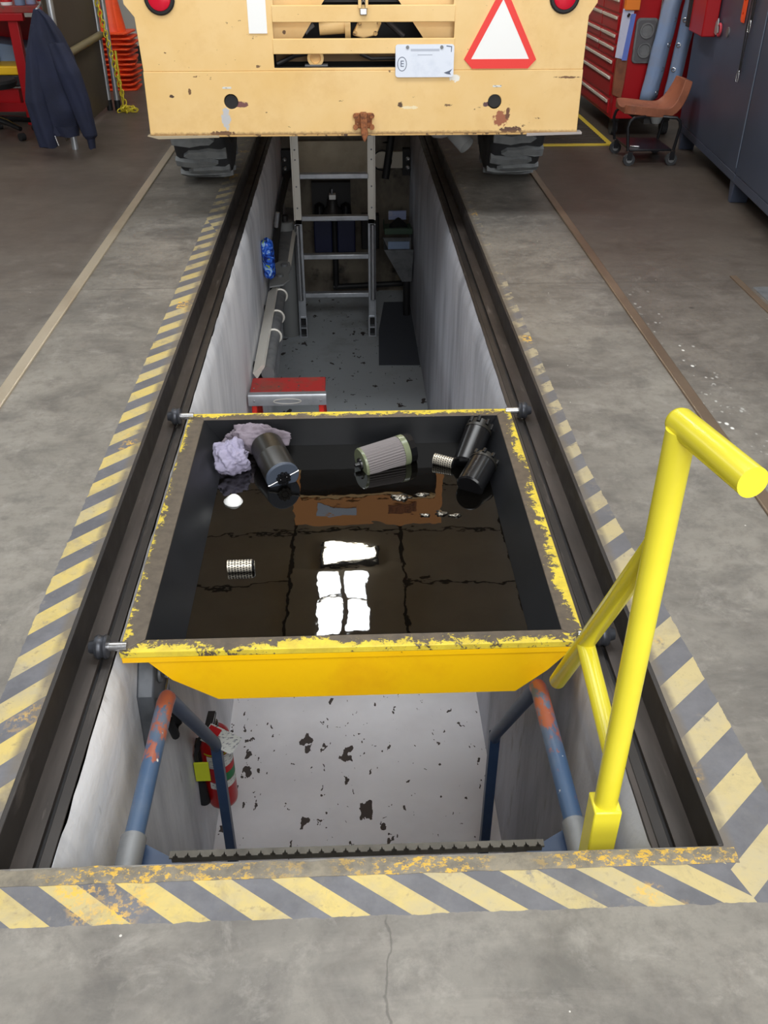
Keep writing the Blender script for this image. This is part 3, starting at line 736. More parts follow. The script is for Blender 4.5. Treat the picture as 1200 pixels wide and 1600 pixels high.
def perf(c, d, L, r, label):
    t = thing('strainer_tube', label, 'strainer', c)
    c = Vector(c); d = Vector(d).normalized(); p0 = c - d*L/2
    MB().lathe(p0, d, [(0, r*0.85), (0, r), (L, r), (L, r*0.85)], 20).build('tube', M['silver'], t)
    _, u, v = frame_from(d); b = MB()
    for i in range(8):
        for j in range(16):
            a = 2*PI*(j + 0.5*(i % 2))/16; n_ = u*math.cos(a)+v*math.sin(a)
            q = p0 + d*L*(i+0.7)/8.4
            b.cyl(q + n_*r*0.97, q + n_*(r+0.0006), L*0.035, n=6)
    b.build('perforations', M['black'], t, kind='stuff')
    MB().lathe(p0, d, [(L, r*.9), (L*1.05, r*0.95), (L*1.1, r*0.8), (L*1.1, 0)], 16).build('end_plug', M['blackgloss'], t)
perf((0.340, 3.000, -0.168), (0.9, -0.42, -0.06), 0.075, 0.021, 'small perforated silver strainer tube between the grey filter and the black canisters')
perf((-0.374, 2.368, -0.172), (1, 0.03, 0), 0.078, 0.020, 'small perforated silver strainer tube alone on the near side of the oil')

b = MB()
b.lathe((-0.434, 2.770, -0.190), (0.15, 0.1, 1), [(0, 0.036), (0.004, 0.037), (0.022, 0.022), (0.030, 0.012), (0.033, 0.0)], 14)
tag(b.build('foam_cone', M['white'], ang=60), 'small white cone shaped scrap floating on the oil below the rags', 'scrap')

def canister(c0, c1, r, label, stripe=None):
    t = thing('filter_canister', label, 'filter', c0); p0, p1 = Vector(c0), Vector(c1); d = (p1-p0).normalized(); L = (p1-p0).length
    MB().lathe(p0, d, [(0, 0), (0, r*0.9), (0.006, r), (L*0.8, r), (L*0.8, r*1.02)], 28).build('canister', M['blackgloss'], t)
    b = MB(); b.lathe(p0, d, [(L*0.8, r*0.6), (L*0.8, r*1.04), (L*0.86, r*1.04), (L*0.86, r*0.9), (L, r*0.85), (L, 0)], 28)
    b.build('lid', M['filter_black'], t)
    _, u, v = frame_from(d); b = MB()
    for k in range(8):
        a = 2*PI*k/8; q = p0 + d*(L*0.9) + (u*math.cos(a)+v*math.sin(a))*r*0.9
        b.cyl(q, q + d*L*0.12, 0.008, n=8)
    b.build('grips', M['blackgloss'], t)
    if stripe:
        N = 8; g = []
        for i in range(N+1):
            a = stripe + 0.9*(i/N-0.5)
            for h in (L*0.06, L*0.66): g.append(p0 + d*h + (u*math.cos(a)+v*math.sin(a))*(r+0.0006))
        b = MB(); b.add(g, [(2*i, 2*i+1, 2*i+3, 2*i+2) for i in range(N)]); b.build('label_strip', mat('dark_grey_label', srgb(92, 94, 100), .5), t)
    return t
canister((0.420, 2.975, -0.175), (0.495, 3.135, -0.085), 0.050, 'black canister tipped up against the far corner of the oil tray')
canister((0.415, 2.800, -0.165), (0.490, 2.935, -0.125), 0.052, 'black canister with a grey label strip lying in front of the other canister', 2.6)
for k, (x, y, s1, s2, lab) in enumerate(((0.165, 2.775, 0.028, 0.018, 'largest crinkled patch of silvery dross on the oil'), (0.245, 2.790, 0.020, 0.007, 'thin silvery dross patch on the oil nearest the black canisters'),
                                 (0.245, 2.655, 0.014, 0.006, 'tiny silvery dross patch on the oil at the near end of the row of three'), (0.300, 2.665, 0.016, 0.012, 'middle silvery dross patch of the row of three on the oil'), (0.352, 2.650, 0.016, 0.006, 'flat silvery dross patch of the row of three, nearest the tray wall'))):
    crumple('dross_patch', M['dross_film'], (x, y, OZ+0.001), (s1, s2, 0.005), 20+k*3.3, lab, 'scrap', 0.9, 3, 14, 'silvery dross on the oil')  # bubbly dross on the oil, built as small crumpled lumps

# ------------------------------------------------------------------ yellow safety rail
t = thing('safety_rail', 'bright yellow tubular safety rail standing in a socket at the pit corner', 'rail', (0.515, 1.25, -0.19))
MB().box(0.515-0.029, 0.515+0.029, 1.25-0.029, 1.25+0.029, -0.19, 0.022).build('socket', M['rail_yellow'], t, bevel=0.004)
MB().cyl((0.515, 1.25, -0.12), (0.515, 1.25, 0.912), 0.0245, n=28).build('post', M['rail_yellow'], t)
p0 = Vector((0.517, 1.270, 0.915)) ; dd = Vector((0.560, 1.058, 0.925)) - p0
b = MB(); b.lathe(p0 - dd.normalized()*0.012, dd, [(0, 0.0), (0.0, 0.012), (0.006, 0.022), (0.014, 0.0245), (dd.length, 0.0245), (dd.length, 0.0)], 28); b.build('grip_bar', M['rail_yellow'], t, ang=50)
MB().lathe((0.515, 1.262, 0.68), (0, 0.46, -0.77), [(0, 0.0), (0, 0.021), (0.884, 0.021), (0.894, 0.017), (0.896, 0.0)], 24).build('diagonal_brace', M['rail_yellow'], t, ang=50)
MB().cyl((0.515, 1.26, 0.155), (0.515, 1.548, 0.205), 0.0205, n=24).build('link_brace', M['rail_yellow'], t)

# ------------------------------------------------------------------ blue handrails and the steep stair
def handrail(x, label, zz):
    t = thing('handrail', label, 'handrail', (x, 1.3, -0.34))
    top = [(x, 1.36, zz), (x, 1.60, zz-0.004), (x, 1.83, zz-0.012), (x, 1.865, zz-0.022)]
    MB().tube(top, 0.0235, 20).build('top_tube', M['blue_rail'], t, ang=50)
    MB().tube([(x, 1.855, zz-0.012), (x, 1.90, zz-0.075), (x, 2.36, zz-0.75), (x, 2.375, zz-0.79)], 0.0215, 20).build('sloping_tube', M['blue_low'], t, ang=50)
    MB().box(x-0.019, x+0.019, 2.357, 2.395, ZF, zz-0.765).build('leg', M['blue_low'], t, bevel=0.003)
    MB().cyl((x, 1.20, zz-0.004), (x, 1.385, zz), 0.030, n=20).build('socket', M['galv'], t)
    s = 1 if x < 0 else -1
    MB().prism([(0.012, 1.395), (0.012, 1.22), (0.20, 1.22), (0.20, 1.285)], lambda u, v, w: Vector((x + s*u, v, w)), zz-0.035, zz-0.028).build('gusset', M['blue_low'], t)
    MB().box(x-0.045, x+0.045, 1.166, 1.20, zz-0.15, zz+0.03).build('base_plate', M['galv'], t, bevel=0.003)
    return t
handrail(-0.535, 'blue stair handrail with bare red primer beside the fire extinguisher', -0.226)
handrail(0.505, 'blue stair handrail with bare red primer beneath the yellow safety rail', -0.222)
t = thing('pit_stair', 'steep stair of serrated grating treads under the pit edge', 'stair', (0, 1.5, ZF))
for s in (-0.44, 0.42):
    MB().prism([(1.18, -0.30), (1.18, -0.20), (1.27, -0.20), (2.20, ZF), (2.05, ZF)], YZ, s-0.005, s+0.005).build('stringer', M['galv'], t)
def tread(y, z, par):
    b = MB()
    for k in range(4): b.box(-0.435, 0.415, y-0.15+0.04*k, y-0.146+0.04*k, z-0.05, z-0.02)
    for k in range(18): b.box(-0.43+0.05*k, -0.426+0.05*k, y-0.14, y-0.02, z-0.045, z-0.022)
    tr = b.build('tread', M['tread_steel'], par)
    n = 31; w = 0.85/n
    pts = [(0.415, y), (-0.435, y)]
    for k in range(n):
        x = -0.435 + w*k
        pts += [(x, y-0.018), (x+w*.28, y-0.018), (x+w*.28, y-0.015), (x+w*.42, y-0.013), (x+w*.5, y-0.005), (x+w*.58, y-0.013), (x+w*.72, y-0.015), (x+w*.72, y-0.018)]
    pts += [(0.415, y-0.018)]
    MB().prism(pts, XY, z-0.002, z+0.003).build('serrated_nosing', M['tread_steel'], tr, smooth=False)
    MB().box(-0.435, 0.415, y-0.003, y, z-0.035, z-0.002).build('nosing_flange', M['tread_steel'], tr)
    return tr
for k, (y, z) in enumerate(((1.318, -0.19), (1.50, -0.50), (1.69, -0.82), (1.88, -1.14), (2.06, -1.46))): tread(y, z, t)

# ------------------------------------------------------------------ fire extinguisher
ex, ey = -0.562, 2.49
t = thing('fire_extinguisher', 'red fire extinguisher with white tag on the pit wall behind the handrail', 'fire extinguisher', (ex, ey, -1.16))
b = MB(); b.lathe((ex, ey, -1.18), (0, 0, 1), [(0, 0), (0, 0.046), (0.012, 0.058), (0.03, 0.061), (0.36, 0.061), (0.385, 0.056), (0.405, 0.040), (0.415, 0.022), (0.43, 0.018)], 32); b.build('cylinder', M['ext_red'], t, ang=60)
b = MB(); b.lathe((ex, ey, -0.755), (0, 0, 1), [(0, 0.017), (0.0, 0.022), (0.02, 0.022), (0.022, 0.014), (0.05, 0.014), (0.05, 0)], 16)
b.box(ex-0.016, ex+0.016, ey-0.11, ey+0.02, -0.715, -0.703); b.box(ex-0.014, ex+0.014, ey-0.12, ey+0.02, -0.690, -0.680, Matrix.Rotation(R(-12), 3, 'X')); b.build('valve', M['blackgloss'], t)
def wrap(z0, z1, a0, a1, m, r=0.0616):
    N = 12; g = []
    for i in range(N+1):
        a = a0 + (a1-a0)*i/N
        for z in (z0, z1): g.append((ex + r*math.cos(a), ey + r*math.sin(a), z))
    MB().add(g, [(2*i, 2*i+1, 2*i+3, 2*i+2) for i in range(N)]).build('label_band', m, t)
wrap(-0.93, -0.865, R(-120), R(20), M['label_white']); wrap(-0.965, -0.932, R(-120), R(20), M['label_red'])
wrap(-1.01, -0.966, R(-60), R(10), M['label_green']); wrap(-1.05, -1.012, R(-120), R(20), M['label_white']); wrap(-0.86, -0.852, R(-130), R(30), M['label_yellow'])
MB().tube([(ex-0.01, ey-0.02, -0.73), (ex-0.04, ey-0.07, -0.75), (ex-0.062, ey-0.085, -0.82), (ex-0.066, ey-0.07, -0.95), (ex-0.064, ey-0.05, -1.02)], 0.009, 10).build('hose', M['black'], t)
MB().cyl((ex-0.064, ey-0.05, -1.01), (ex-0.064, ey-0.05, -1.13), 0.013, 0.022).build('horn', M['black'], t)
MB().box(ex-0.072, ex-0.066+0.05, ey-0.10, ey-0.094, -0.95, -0.85).build('bracket_label', M['label_yellow'], t)
MB().box(WXL, ex-0.055, ey-0.02, ey+0.02, -1.0, -0.84).build('wall_bracket', M['dark_metal'], t)
rt = Matrix.Rotation(R(38), 3, 'Y') @ Matrix.Rotation(R(-25), 3, 'X')
tg = MB().box(ex+0.01, ex+0.145, ey-0.10, ey-0.099, -0.715, -0.64, rt, (ex+0.015, ey-0.10, -0.65)).build('inspection_tag', M['label_white'], t)
MB().box(ex+0.012, ex+0.060, ey-0.1015, ey-0.1005, -0.70, -0.645, rt, (ex+0.015, ey-0.10, -0.65)).build('tag_print', M['label_red'], tg)

t.location.z -= 0.27

# bracket box with cable loop on the pit wall
t = thing('wall_junction_box', 'grey galvanised junction box with black cable loop on the pit wall under the tray corner', 'junction box', (-0.62, 2.05, -0.5))
MB().prism([(1.90, -0.50), (2.10, -0.52), (2.12, -0.28), (2.00, -0.22), (1.92, -0.30)], YZ, WXL, WXL+0.05).build('box', M['dull_box'], t, bevel=0.006)
b = MB(); b.torus((WXL+0.052, 2.02, -0.30), (1, 0, 0), 0.022, 0.008); b.build('ring', M['galv'], t)
for y, z in ((1.945, -0.34), (2.07, -0.36), (1.945, -0.45)): MB().cyl((WXL+0.048, y, z), (WXL+0.058, y, z), 0.008, n=6).build('bolt', M['chrome'], t)
MB().cyl((WXL+0.05, 2.00, -0.40), (WXL+0.052, 2.09, -0.38), 0.007).build('lever', M['chrome'], t)
b = MB(); b.tube([(WXL+0.035, 2.10, -0.46), (WXL+0.045, 2.13, -0.56), (WXL+0.05, 2.12, -0.62), (WXL+0.05, 2.07, -0.62), (WXL+0.04, 2.06, -0.54)], 0.014, 10); b.build('cable_loop', M['black'], t)
t = thing('wall_conduit_box', 'dark pipe clamp and hose end on the pit wall above the fire extinguisher', 'pipe clamp', (-0.6, 2.5, -0.5))
MB().box(WXL, WXL+0.10, 2.36, 2.46, -0.62, -0.52).build('clamp_block', M['dark_metal'], t, bevel=0.008)
MB().tube([(WXL+0.06, 2.40, -0.54), (WXL+0.07, 2.55, -0.50), (WXL+0.05, 3.2, -0.48)], 0.016, 10).build('pipe', M['black'], t)

# ------------------------------------------------------------------ red stepladder with aluminium brace
t = thing('stepladder', 'scuffed red stepladder with aluminium top brace standing in the pit', 'stepladder', (-0.39, 5.12, ZF))
zt = -0.86
MB().box(-0.622, -0.166, 5.005, 5.235, zt-0.022, zt).build('top_step', M['red_worn'], t, bevel=0.006)
b = MB(); b.prism([(4.998, zt+0.006), (4.985, zt+0.004), (4.978, zt-0.008), (4.975, zt-0.064), (4.979, zt-0.064), (4.984, zt-0.012), (4.998, zt-0.002), (5.02, zt+0.002), (5.02, zt+0.006)], YZ, -0.628, -0.160)
br = b.build('front_brace', M['alu'], t, ang=50)
MB().plate(circ(-0.394, zt-0.036, 0.085, 28, 0.018), [circ(-0.394, zt-0.036, 0.079, 28, 0.014)], XZ, 4.9735, 4.977).build('embossed_oval', M['alu_white'], br)
for x in (-0.595, -0.193): MB().cyl((x, 4.970, zt-0.034), (x, 4.978, zt-0.034), 0.007, n=12).build('rivet', M['chrome'], br)
for x, y in ((-0.45, 5.10), (-0.33, 5.11), (-0.60, 5.08)): MB().cyl((x, y, zt), (x, y, zt+0.004), 0.006, n=10).build('rivet', M['chrome'], t)
for s, x in ((-1, -0.595), (1, -0.193)):
    for y0, y1 in ((5.02, 4.80), (5.20, 5.52)):
        b = MB(); dx = s*0.03 if s > 0 else 0
        for ox in (-0.016, 0.012): b.add([(x+ox+dx*q, y, z) for q, y, z in ((0, y0-0.02, zt-0.02), (0, y0+0.02, zt-0.02), (1, y1+0.02, ZF), (1, y1-0.02, ZF))] + [(x+ox+0.004+dx*q, y, z) for q, y, z in ((0, y0-0.02, zt-0.02), (0, y0+0.02, zt-0.02), (1, y1+0.02, ZF), (1, y1-0.02, ZF))], [(0,1,2,3),(4,7,6,5),(0,4,5,1),(1,5,6,2),(2,6,7,3),(3,7,4,0)])
        b.add([(x-0.016+dx*q, y, z) for q, y, z in ((0, y0-0.02, zt-0.02), (0, y0-0.014, zt-0.02), (1, y1-0.014, ZF), (1, y1-0.02, ZF))] + [(x+0.016+dx*q, y, z) for q, y, z in ((0, y0-0.02, zt-0.02), (0, y0-0.014, zt-0.02), (1, y1-0.014, ZF), (1, y1-0.02, ZF))], [(0,1,2,3),(4,7,6,5),(0,4,5,1),(1,5,6,2),(2,6,7,3),(3,7,4,0)])
        b.build('leg', M['red_bright'], t)
for k, z in enumerate((-1.12, -1.38, -1.62)):
    y = 5.02 - 0.22*(zt-z)/(zt-ZF)
    MB().box(-0.59, -0.19, y-0.03, y+0.05, z-0.02, z).build('step', M['alu'], t, bevel=0.003)

# ------------------------------------------------------------------ long fixture on the pit wall
t = thing('wall_light_fixture', 'long pale aluminium light channel with hinge plates mounted along the pit wall', 'light fixture', (-0.56, 6.0, -0.95))
z0, z1 = -0.86, -0.90
b = MB(); b.prism([(-0.625, -0.86), (-0.555, -0.80), (-0.545, -0.815), (-0.600, -0.90)], lambda u, v, w: Vector((u, w, v)), 5.30, 6.75); b.build('reflector', M['alu_white'], t)
MB().cyl((-0.530, 5.30, -0.865), (-0.530, 6.72, -0.865), 0.042, n=18).build('tube', M['galv'], t)
for y in (5.9, 6.25, 6.68): MB().torus((-0.530, y, -0.865), (0, 1, 0), 0.050, 0.008, 18, 8).build('clip', M['alu_white'], t)
MB().prism([(6.62, -0.98), (6.78, -1.0), (6.92, -0.96), (7.02, -1.0), (7.16, -0.96), (7.22, -0.88), (7.18, -0.76), (7.04, -0.72), (6.9, -0.75), (6.76, -0.72), (6.66, -0.80)], lambda u, v, w: Vector((-0.535 + (v+0.86)*0.55, u, -0.785 + w)), 0, 0.014).build('hinge_plate', M['greypaint'], t, bevel=0.004)
for y, x in ((7.08, -0.515), (6.84, -0.535)): MB().cyl((x, y, -0.772), (x, y, -0.752), 0.026, n=12).build('bolt', M['galv'], t)
MB().box(-0.600, -0.500, 7.1, 8.85, -0.90, -0.80).build('far_channel', M['galv'], t, bevel=0.006)
MB().box(-0.500, -0.470, 7.1, 8.7, -0.82, -0.80).build('channel_lip', M['alu_white'], t)
for y in (5.5, 6.5, 8.3): MB().box(WXL, -0.56, y-0.03, y+0.03, -0.93, -0.88).build('wall_bracket', M['dark_metal'], t)
t = thing('wall_pipe', 'dark oily pipe with clamps running along the pit wall behind the light channel', 'pipe', (-0.61, 6, -0.8))
MB().cyl((-0.615, 5.3, -1.04), (-0.615, 6.6, -1.02), 0.022, n=12).build('pipe_run', M['black'], t)
for y in (5.65, 6.1, 6.55): MB().lathe((-0.612, y, -1.03), (0, 1, 0), [(0, 0.02), (0, 0.045), (0.09, 0.05), (0.10, 0.03), (0.16, 0.03), (0.16, 0.02)], 14).build('coupling', M['dark_metal'], t)
MB().tube([(-0.60, 6.75, -1.0), (-0.60, 7.4, -0.70), (-0.60, 8.2, -0.60), (-0.58, 9.0, -0.55), (-0.50, 9.22, -0.55)], 0.030, 12).build('hose', M['black'], t)
MB().cyl((-0.60, 7.6, -0.62), (-0.58, 7.6, -0.50), 0.018, n=10).build('valve', M['chrome'], t)
t = thing('standpipe', 'grey vertical standpipe on the pit floor beside the aluminium ladder', 'pipe', (-0.565, 8.16, ZF))
MB().lathe((-0.565, 8.16, ZF), (0, 0, 1), [(0, 0), (0, 0.078), (1.05, 0.078), (1.06, 0.07), (1.06, 0)], 28).build('column', M['greypaint'], t)
MB().lathe((-0.565, 8.16, ZF+1.06), (0, 0, 1), [(0, 0.03), (0.05, 0.03), (0.05, 0)], 14).build('spigot', M['dark_metal'], t)
# shiny blue pack hanging on the wall
b = MB(); rings = []
for k in range(13):
    u = k/12; z = -0.71 + 0.31*u; w = 0.042*(1 - (2*u-1)**8)**.5 + 0.008
    rings.append([Vector((-0.593 - 0.010*(u-.5) + w*math.cos(a)*0.92 + 0.002*mnoise.noise((k*.7, a, 1)), 6.60 + w*1.15*math.sin(a), z)) for a in [2*PI*j/16 for j in range(16)]])
b.rings(rings); tag(b.build('shiny_pack', M['bluepack'], ang=70), 'shiny blue and green patterned pack hanging on the pit wall', 'pack')

# ------------------------------------------------------------------ aluminium ladder
t = thing('ladder', 'aluminium extension ladder standing upright at the far end of the pit', 'ladder', (-0.13, 8.10, ZF))
for s, x0, x1 in ((-1, -0.478, -0.412), (1, 0.165, 0.232)):
    b = MB(); xo = x0 if s < 0 else x1-0.012
    b.box(x0, x1, 8.085, 8.092, -0.74, 0.55); b.box(xo, xo+0.012, 8.06, 8.15, -0.74, 0.55)
    b.build('fly_rail', M['alu_white'], t, bevel=0.002)
    for z in (-0.12, -0.20, -0.42, -0.60): MB().cyl(((x0+x1)/2, 8.080, z), ((x0+x1)/2, 8.087, z), 0.007, n=10).build('rivet', M['galv'], t)
    xc = (x0+x1)/2 + s*0.008
    MB().cyl((xc, 8.055, -1.42), (xc, 8.055, -0.74), 0.023, n=16).build('lock_tube', M['chrome'], t)
    b = MB(); b.box(x0-0.004*(s < 0), x1, 8.085, 8.095, ZF+0.19, -0.70); b.box(xo, xo+0.012, 8.06, 8.15, ZF+0.01, -0.70); b.build('base_rail', M['alu'], t, bevel=0.002)
    b = MB(); x0b, x1b = x0-0.004, x1+0.004
    b.plate(rect(x0b, x1b, ZF, ZF+0.20), [rect(x0b+.014, x1b-.010, ZF+0.010, ZF+0.085), rect(x0b+.014, x1b-.010, ZF+0.100, ZF+0.188)], XZ, 8.075, 8.13); b.build('foot', M['alu'], t)
    MB().box(x0b+.012, x1b-.008, 8.128, 8.133, ZF+.005, ZF+.19).build('foot_back', M['black'], t)
for z in (-0.335, -0.69, -1.03, -1.385):
    MB().box(-0.414, 0.172, 8.075, 8.135, z-0.022, z+0.022).build('rung', M['alu'], t, bevel=0.006)

# ------------------------------------------------------------------ far end of the pit
t = thing('end_beam', 'white painted beam with wing bolts across the far end of the pit', 'beam', (0, 9.2, -0.5))
MB().box(WXL+0.11, WXR-0.02, 9.26, 9.298, -0.545, -0.395).build('white_panel', mat('chalky_white_paint', srgb(214, 206, 190), .7), t)
MB().box(WXL+0.005, WXL+0.10, 9.20, 9.298, -0.60, -0.36).build('end_plate', M['black'], t)
MB().box(WXR-0.075, WXR-0.005, 9.20, 9.298, -0.60, -0.36).build('end_plate', M['black'], t)
for x in (-0.60, 0.575):
    for z in (-0.435, -0.515):
        b = MB(); b.cyl((x, 9.20, z), (x, 9.16, z), 0.012, n=8); b.torus((x, 9.155, z), (0, 1, 0), 0.016, 0.006, 10, 6); b.build('wing_bolt', M['chrome'], t)
b = MB(); b.box(-0.505, 0.235, 9.02, 9.05, -0.535, -0.245)
tag(b.build('fibre_board', M['board'], bevel=0.003), 'beige fibre board standing behind the ladder at the top of the pit end', 'board')
t = thing('hydraulic_pump', 'black pump with blue tanks fixed on the far pit wall behind the ladder', 'pump', (-0.15, 9.2, -1.3))
MB().box(-0.36, 0.02, 9.20, 9.298, -0.98, -0.66).build('back_plate', M['black'], t)
MB().lathe((-0.16, 9.16, -0.96), (0, -0.1, 1), [(0, 0.09), (0.03, 0.10), (0.10, 0.05), (0.16, 0.045), (0.17, 0)], 18).build('body', M['dark_metal'], t)
MB().box(-0.19, -0.125, 9.10, 9.19, -0.80, -0.755).build('white_block', M['white'], t, bevel=0.004)
MB().cyl((-0.16, 9.12, -0.755), (-0.16, 9.12, -0.70), 0.012).build('spout', M['chrome'], t)
for x in (-0.29, -0.03):
    MB().lathe((x, 9.18, -0.97), (0, 0, 1), [(0, 0.02), (0, 0.06), (0.10, 0.05), (0.12, 0.02), (0.13, 0)], 14).build('knob', M['blackgloss'], t)
for x0, x1 in ((-0.35, -0.17), (-0.12, 0.06)): MB().box(x0, x1, 9.10, 9.298, -1.32, -1.0).build('tank', M['navy'], t, bevel=0.012)
MB().box(0.12, 0.30, 9.20, 9.298, -1.32, -0.98).build('side_tank', M['black'], t, bevel=0.01)
MB().cyl((-0.145, 9.15, -0.98), (-0.145, 9.15, -1.70), 0.030, n=14).build('down_pipe', M['black'], t)
MB().cyl((-0.175, 9.15, -1.69), (0.58, 9.15, -1.66), 0.028, n=14).build('floor_pipe', M['black'], t)
t = thing('drain_funnel', 'grey sheet metal drain funnel on a pipe leg against the far pit wall', 'funnel', (0.49, 8.55, ZF))
fx0, fx1, fy0, fy1 = 0.325, 0.598, 8.48, 8.86
b = MB(); vs_ = [(fx0, fy0, -1.10), (fx1, fy0, -1.10), (fx1, fy1, -1.10), (fx0, fy1, -1.10), (0.50, 8.55, -1.43), (0.585, 8.55, -1.43), (0.585, 8.65, -1.43), (0.50, 8.65, -1.43)]
b.add(vs_, [(0, 1, 5, 4), (1, 2, 6, 5), (2, 3, 7, 6), (3, 0, 4, 7)])
fo = b.build('hopper', M['galv'], t, smooth=False); q = fo.modifiers.new('thick', 'SOLIDIFY'); q.thickness = 0.004
MB().cyl((0.545, 8.60, -1.44), (0.548, 8.60, ZF), 0.034, n=14).build('leg', M['black'], t)
t = thing('green_tray', 'dark green parts tray holding a pale pan above the drain funnel', 'tray', (0.46, 8.7, -1.0))
MB().box(0.33, 0.595, 8.62, 8.66, -1.0, -0.945).build('front_lip', M['green'], t, bevel=0.004)
MB().box(0.33, 0.595, 8.66, 8.94, -1.0, -0.99).build('base', M['green'], t)
MB().box(0.33, 0.34, 8.66, 8.94, -1.0, -0.945).build('side_lip', M['green'], t)
MB().box(0.38, 0.55, 8.90, 8.93, -0.94, -0.86).build('pan_back', M['paper'], t)
MB().box(0.36, 0.56, 8.50, 8.51, -1.10, -1.03).build('pan_front', M['blue_tub'], t)
b = MB(); b.lathe((0.47, 8.80, -0.99), (0, 0, 1), [(0, 0.09), (0.03, 0.085), (0.09, 0.02), (0.10, 0)], 10)
b.build('black_lump', M['black'], t)
o = crumple('rag', M['rag_grey'], (0.345, 8.72, -0.915), (0.028, 0.035, 0.055), 14.2, 'small mauve rag lying on the dark green tray at the pit end', 'rag', .4, 3, 8)
b = MB(); b.prism([(0.236, 7.426), (0.600, 7.412), (0.600, 8.95), (0.337, 8.95), (0.26, 8.2)], XY, ZF, ZF+0.006)
tag(b.build('rubber_mat', M['navymat']), 'dark grey rubber mat on the far pit floor beneath the drain funnel', 'mat')
b = MB(); b.cyl((0.42, 9.25, -0.25), (0.36, 9.15, -0.62), 0.035, n=12); b.torus((0.33, 9.2, -0.46), (0, 1, 0), 0.09, 0.007, 20, 6)
tag(b.build('hanging_hose', M['black'], smooth=True), 'black hose loop hanging before the white beam at the pit end', 'hose')

# ------------------------------------------------------------------ the machine parked over the pit
MY = 5.50
t = thing('road_machine', 'faded amber yellow self-propelled machine parked astride the pit, seen from behind', 'machine', (0.1, 7.5, 0))
b = MB()
b.plate([(-1.105, 0.512), (1.308, 0.512), (1.306, 0.8385), (-1.100, 0.8385)], [circ(-0.638, 0.686, 0.039, 22), circ(0.827, 0.677, 0.038, 22)], XZ, MY, MY+0.012)
bump_ = b.build('bumper', M['machine'], t, bevel=0.003)
MB().box(-1.10, 1.305, MY+0.0, MY+0.10, 0.504, 0.513).build('bumper_edge', M['machine_edge'], bump_)
for x in (-0.638, 0.827):
    MB().lathe((x, MY+0.010, 0.682), (0, 1, 0), [(0, 0.037), (0.14, 0.037), (0.14, 0)], 22).build('socket_tube', M['black'], bump_)  # black colour stands for the shade inside the bumper holes
MB().prism([(-1.12, 0.512), (-0.72, 0.512), (-0.72, 0.502), (-1.06, 0.496)], XZ, MY-0.012, MY+0.05).build('bent_lip', mat('dirty_pale_lip', srgb(172, 158, 132), .7), bump_)
MB().prism([(1.02, 0.512), (1.335, 0.516), (1.335, 0.505), (1.02, 0.498)], XZ, MY-0.012, MY+0.05).build('bent_lip', mat('dirty_pale_lip', srgb(172, 164, 160), .7), bump_)
# upper rear panel with its slots
hs = [rect(-0.389, 0.589, 0.853, 0.921), rect(-0.385, 0.586, 0.996, 1.073)]
MB().plate([(-1.098, 0.8395), (1.304, 0.8395), (1.306, 1.10), (1.345, 1.16), (1.345, 1.34), (0.578, 1.34), (0.578, 1.154), (-0.378, 1.154), (-0.378, 1.34), (-1.155, 1.34), (-1.155, 1.16), (-1.108, 1.10)], hs, XZ, MY+0.004, MY+0.016).build('rear_panel', M['machine'], t, bevel=0.002)
MB().box(-0.39, 0.59, MY-0.002, MY+0.010, 0.922, 0.995).build('bar', M['machine'], t, bevel=0.003)
MB().box(-0.386, 0.587, MY-0.002, MY+0.010, 1.074, 1.153).build('bar', M['machine'], t, bevel=0.003)
# raised bonnet end with its dark opening and upper crossbar, as mirrored in the oil
MB().plate([(-0.44, 1.34), (-0.385, 1.34), (-0.385, 1.575), (0.575, 1.575), (0.575, 1.34), (0.63, 1.34), (0.63, 1.80), (-0.44, 1.80)], [], XZ, MY+0.004, MY+0.016).build('bonnet_end', mat('deep_orange_amber_paint', srgb(226, 150, 74), .5), t)
MB().box(-0.43, 0.62, MY+0.10, MY+0.12, 1.16, 1.60).build('opening_dark_sheet', M['black'], t)  # black sheet stands in for the shaded inside of the bonnet opening
MB().box(-0.27, 0.02, MY-0.001, MY+0.004, 1.64, 1.695).build('bonnet_label', M['grey_label'], t)
MB().box(0.24, 0.44, MY-0.001, MY+0.004, 1.62, 1.685).build('bonnet_plate', M['rust'], t)
# diagonal inner panels and pump behind the slots
for pts in ([(-0.40, 0.93), (-0.335+0.06, 0.93), (0.0-0.02, 1.30), (-0.40, 1.30)], [(0.60, 0.93), (0.47, 0.93), (0.19, 1.30), (0.60, 1.30)]):
    MB().prism(pts, XZ, MY+0.07, MY+0.08).build('inner_panel', M['machine'], t)
MB().box(-0.42, 0.62, MY+0.05, MY+0.06, 0.842, 0.853).build('inner_sill', M['black'], t)
MB().box(-0.39, 0.59, MY+0.20, MY+0.22, 0.86, 0.93).build('axle_cover', mat('grimy_brown_housing', srgb(120, 96, 66), .7), t)
pm = MB().cyl((-0.14, MY+0.14, 1.030), (0.02, MY+0.14, 1.040), 0.034, n=18).build('pump', M['machine'], t)
MB().cyl((0.0, MY+0.14, 1.03), (0.03, MY+0.14, 1.03), 0.060, n=18).build('flange', M['machine'], pm)
MB().prism([(0.04, 1.0), (0.10, 0.985), (0.17, 1.0), (0.195, 1.05), (0.15, 1.075), (0.08, 1.075)], XZ, MY+0.10, MY+0.2).build('pump_head', M['machine'], pm, bevel=0.006)
for x, z in ((0.055, 1.012), (0.165, 1.010), (0.185, 1.06), (0.08, 1.06)): MB().cyl((x, MY+0.10, z), (x, MY+0.092, z), 0.012, n=10).build('bolt', M['machine_edge'], pm)
MB().tube([(-0.17, MY+0.13, 1.05), (-0.20, MY+0.13, 1.03), (-0.22, MY+0.12, 1.01)], 0.013, 8).build('fitting', M['galv'], pm)
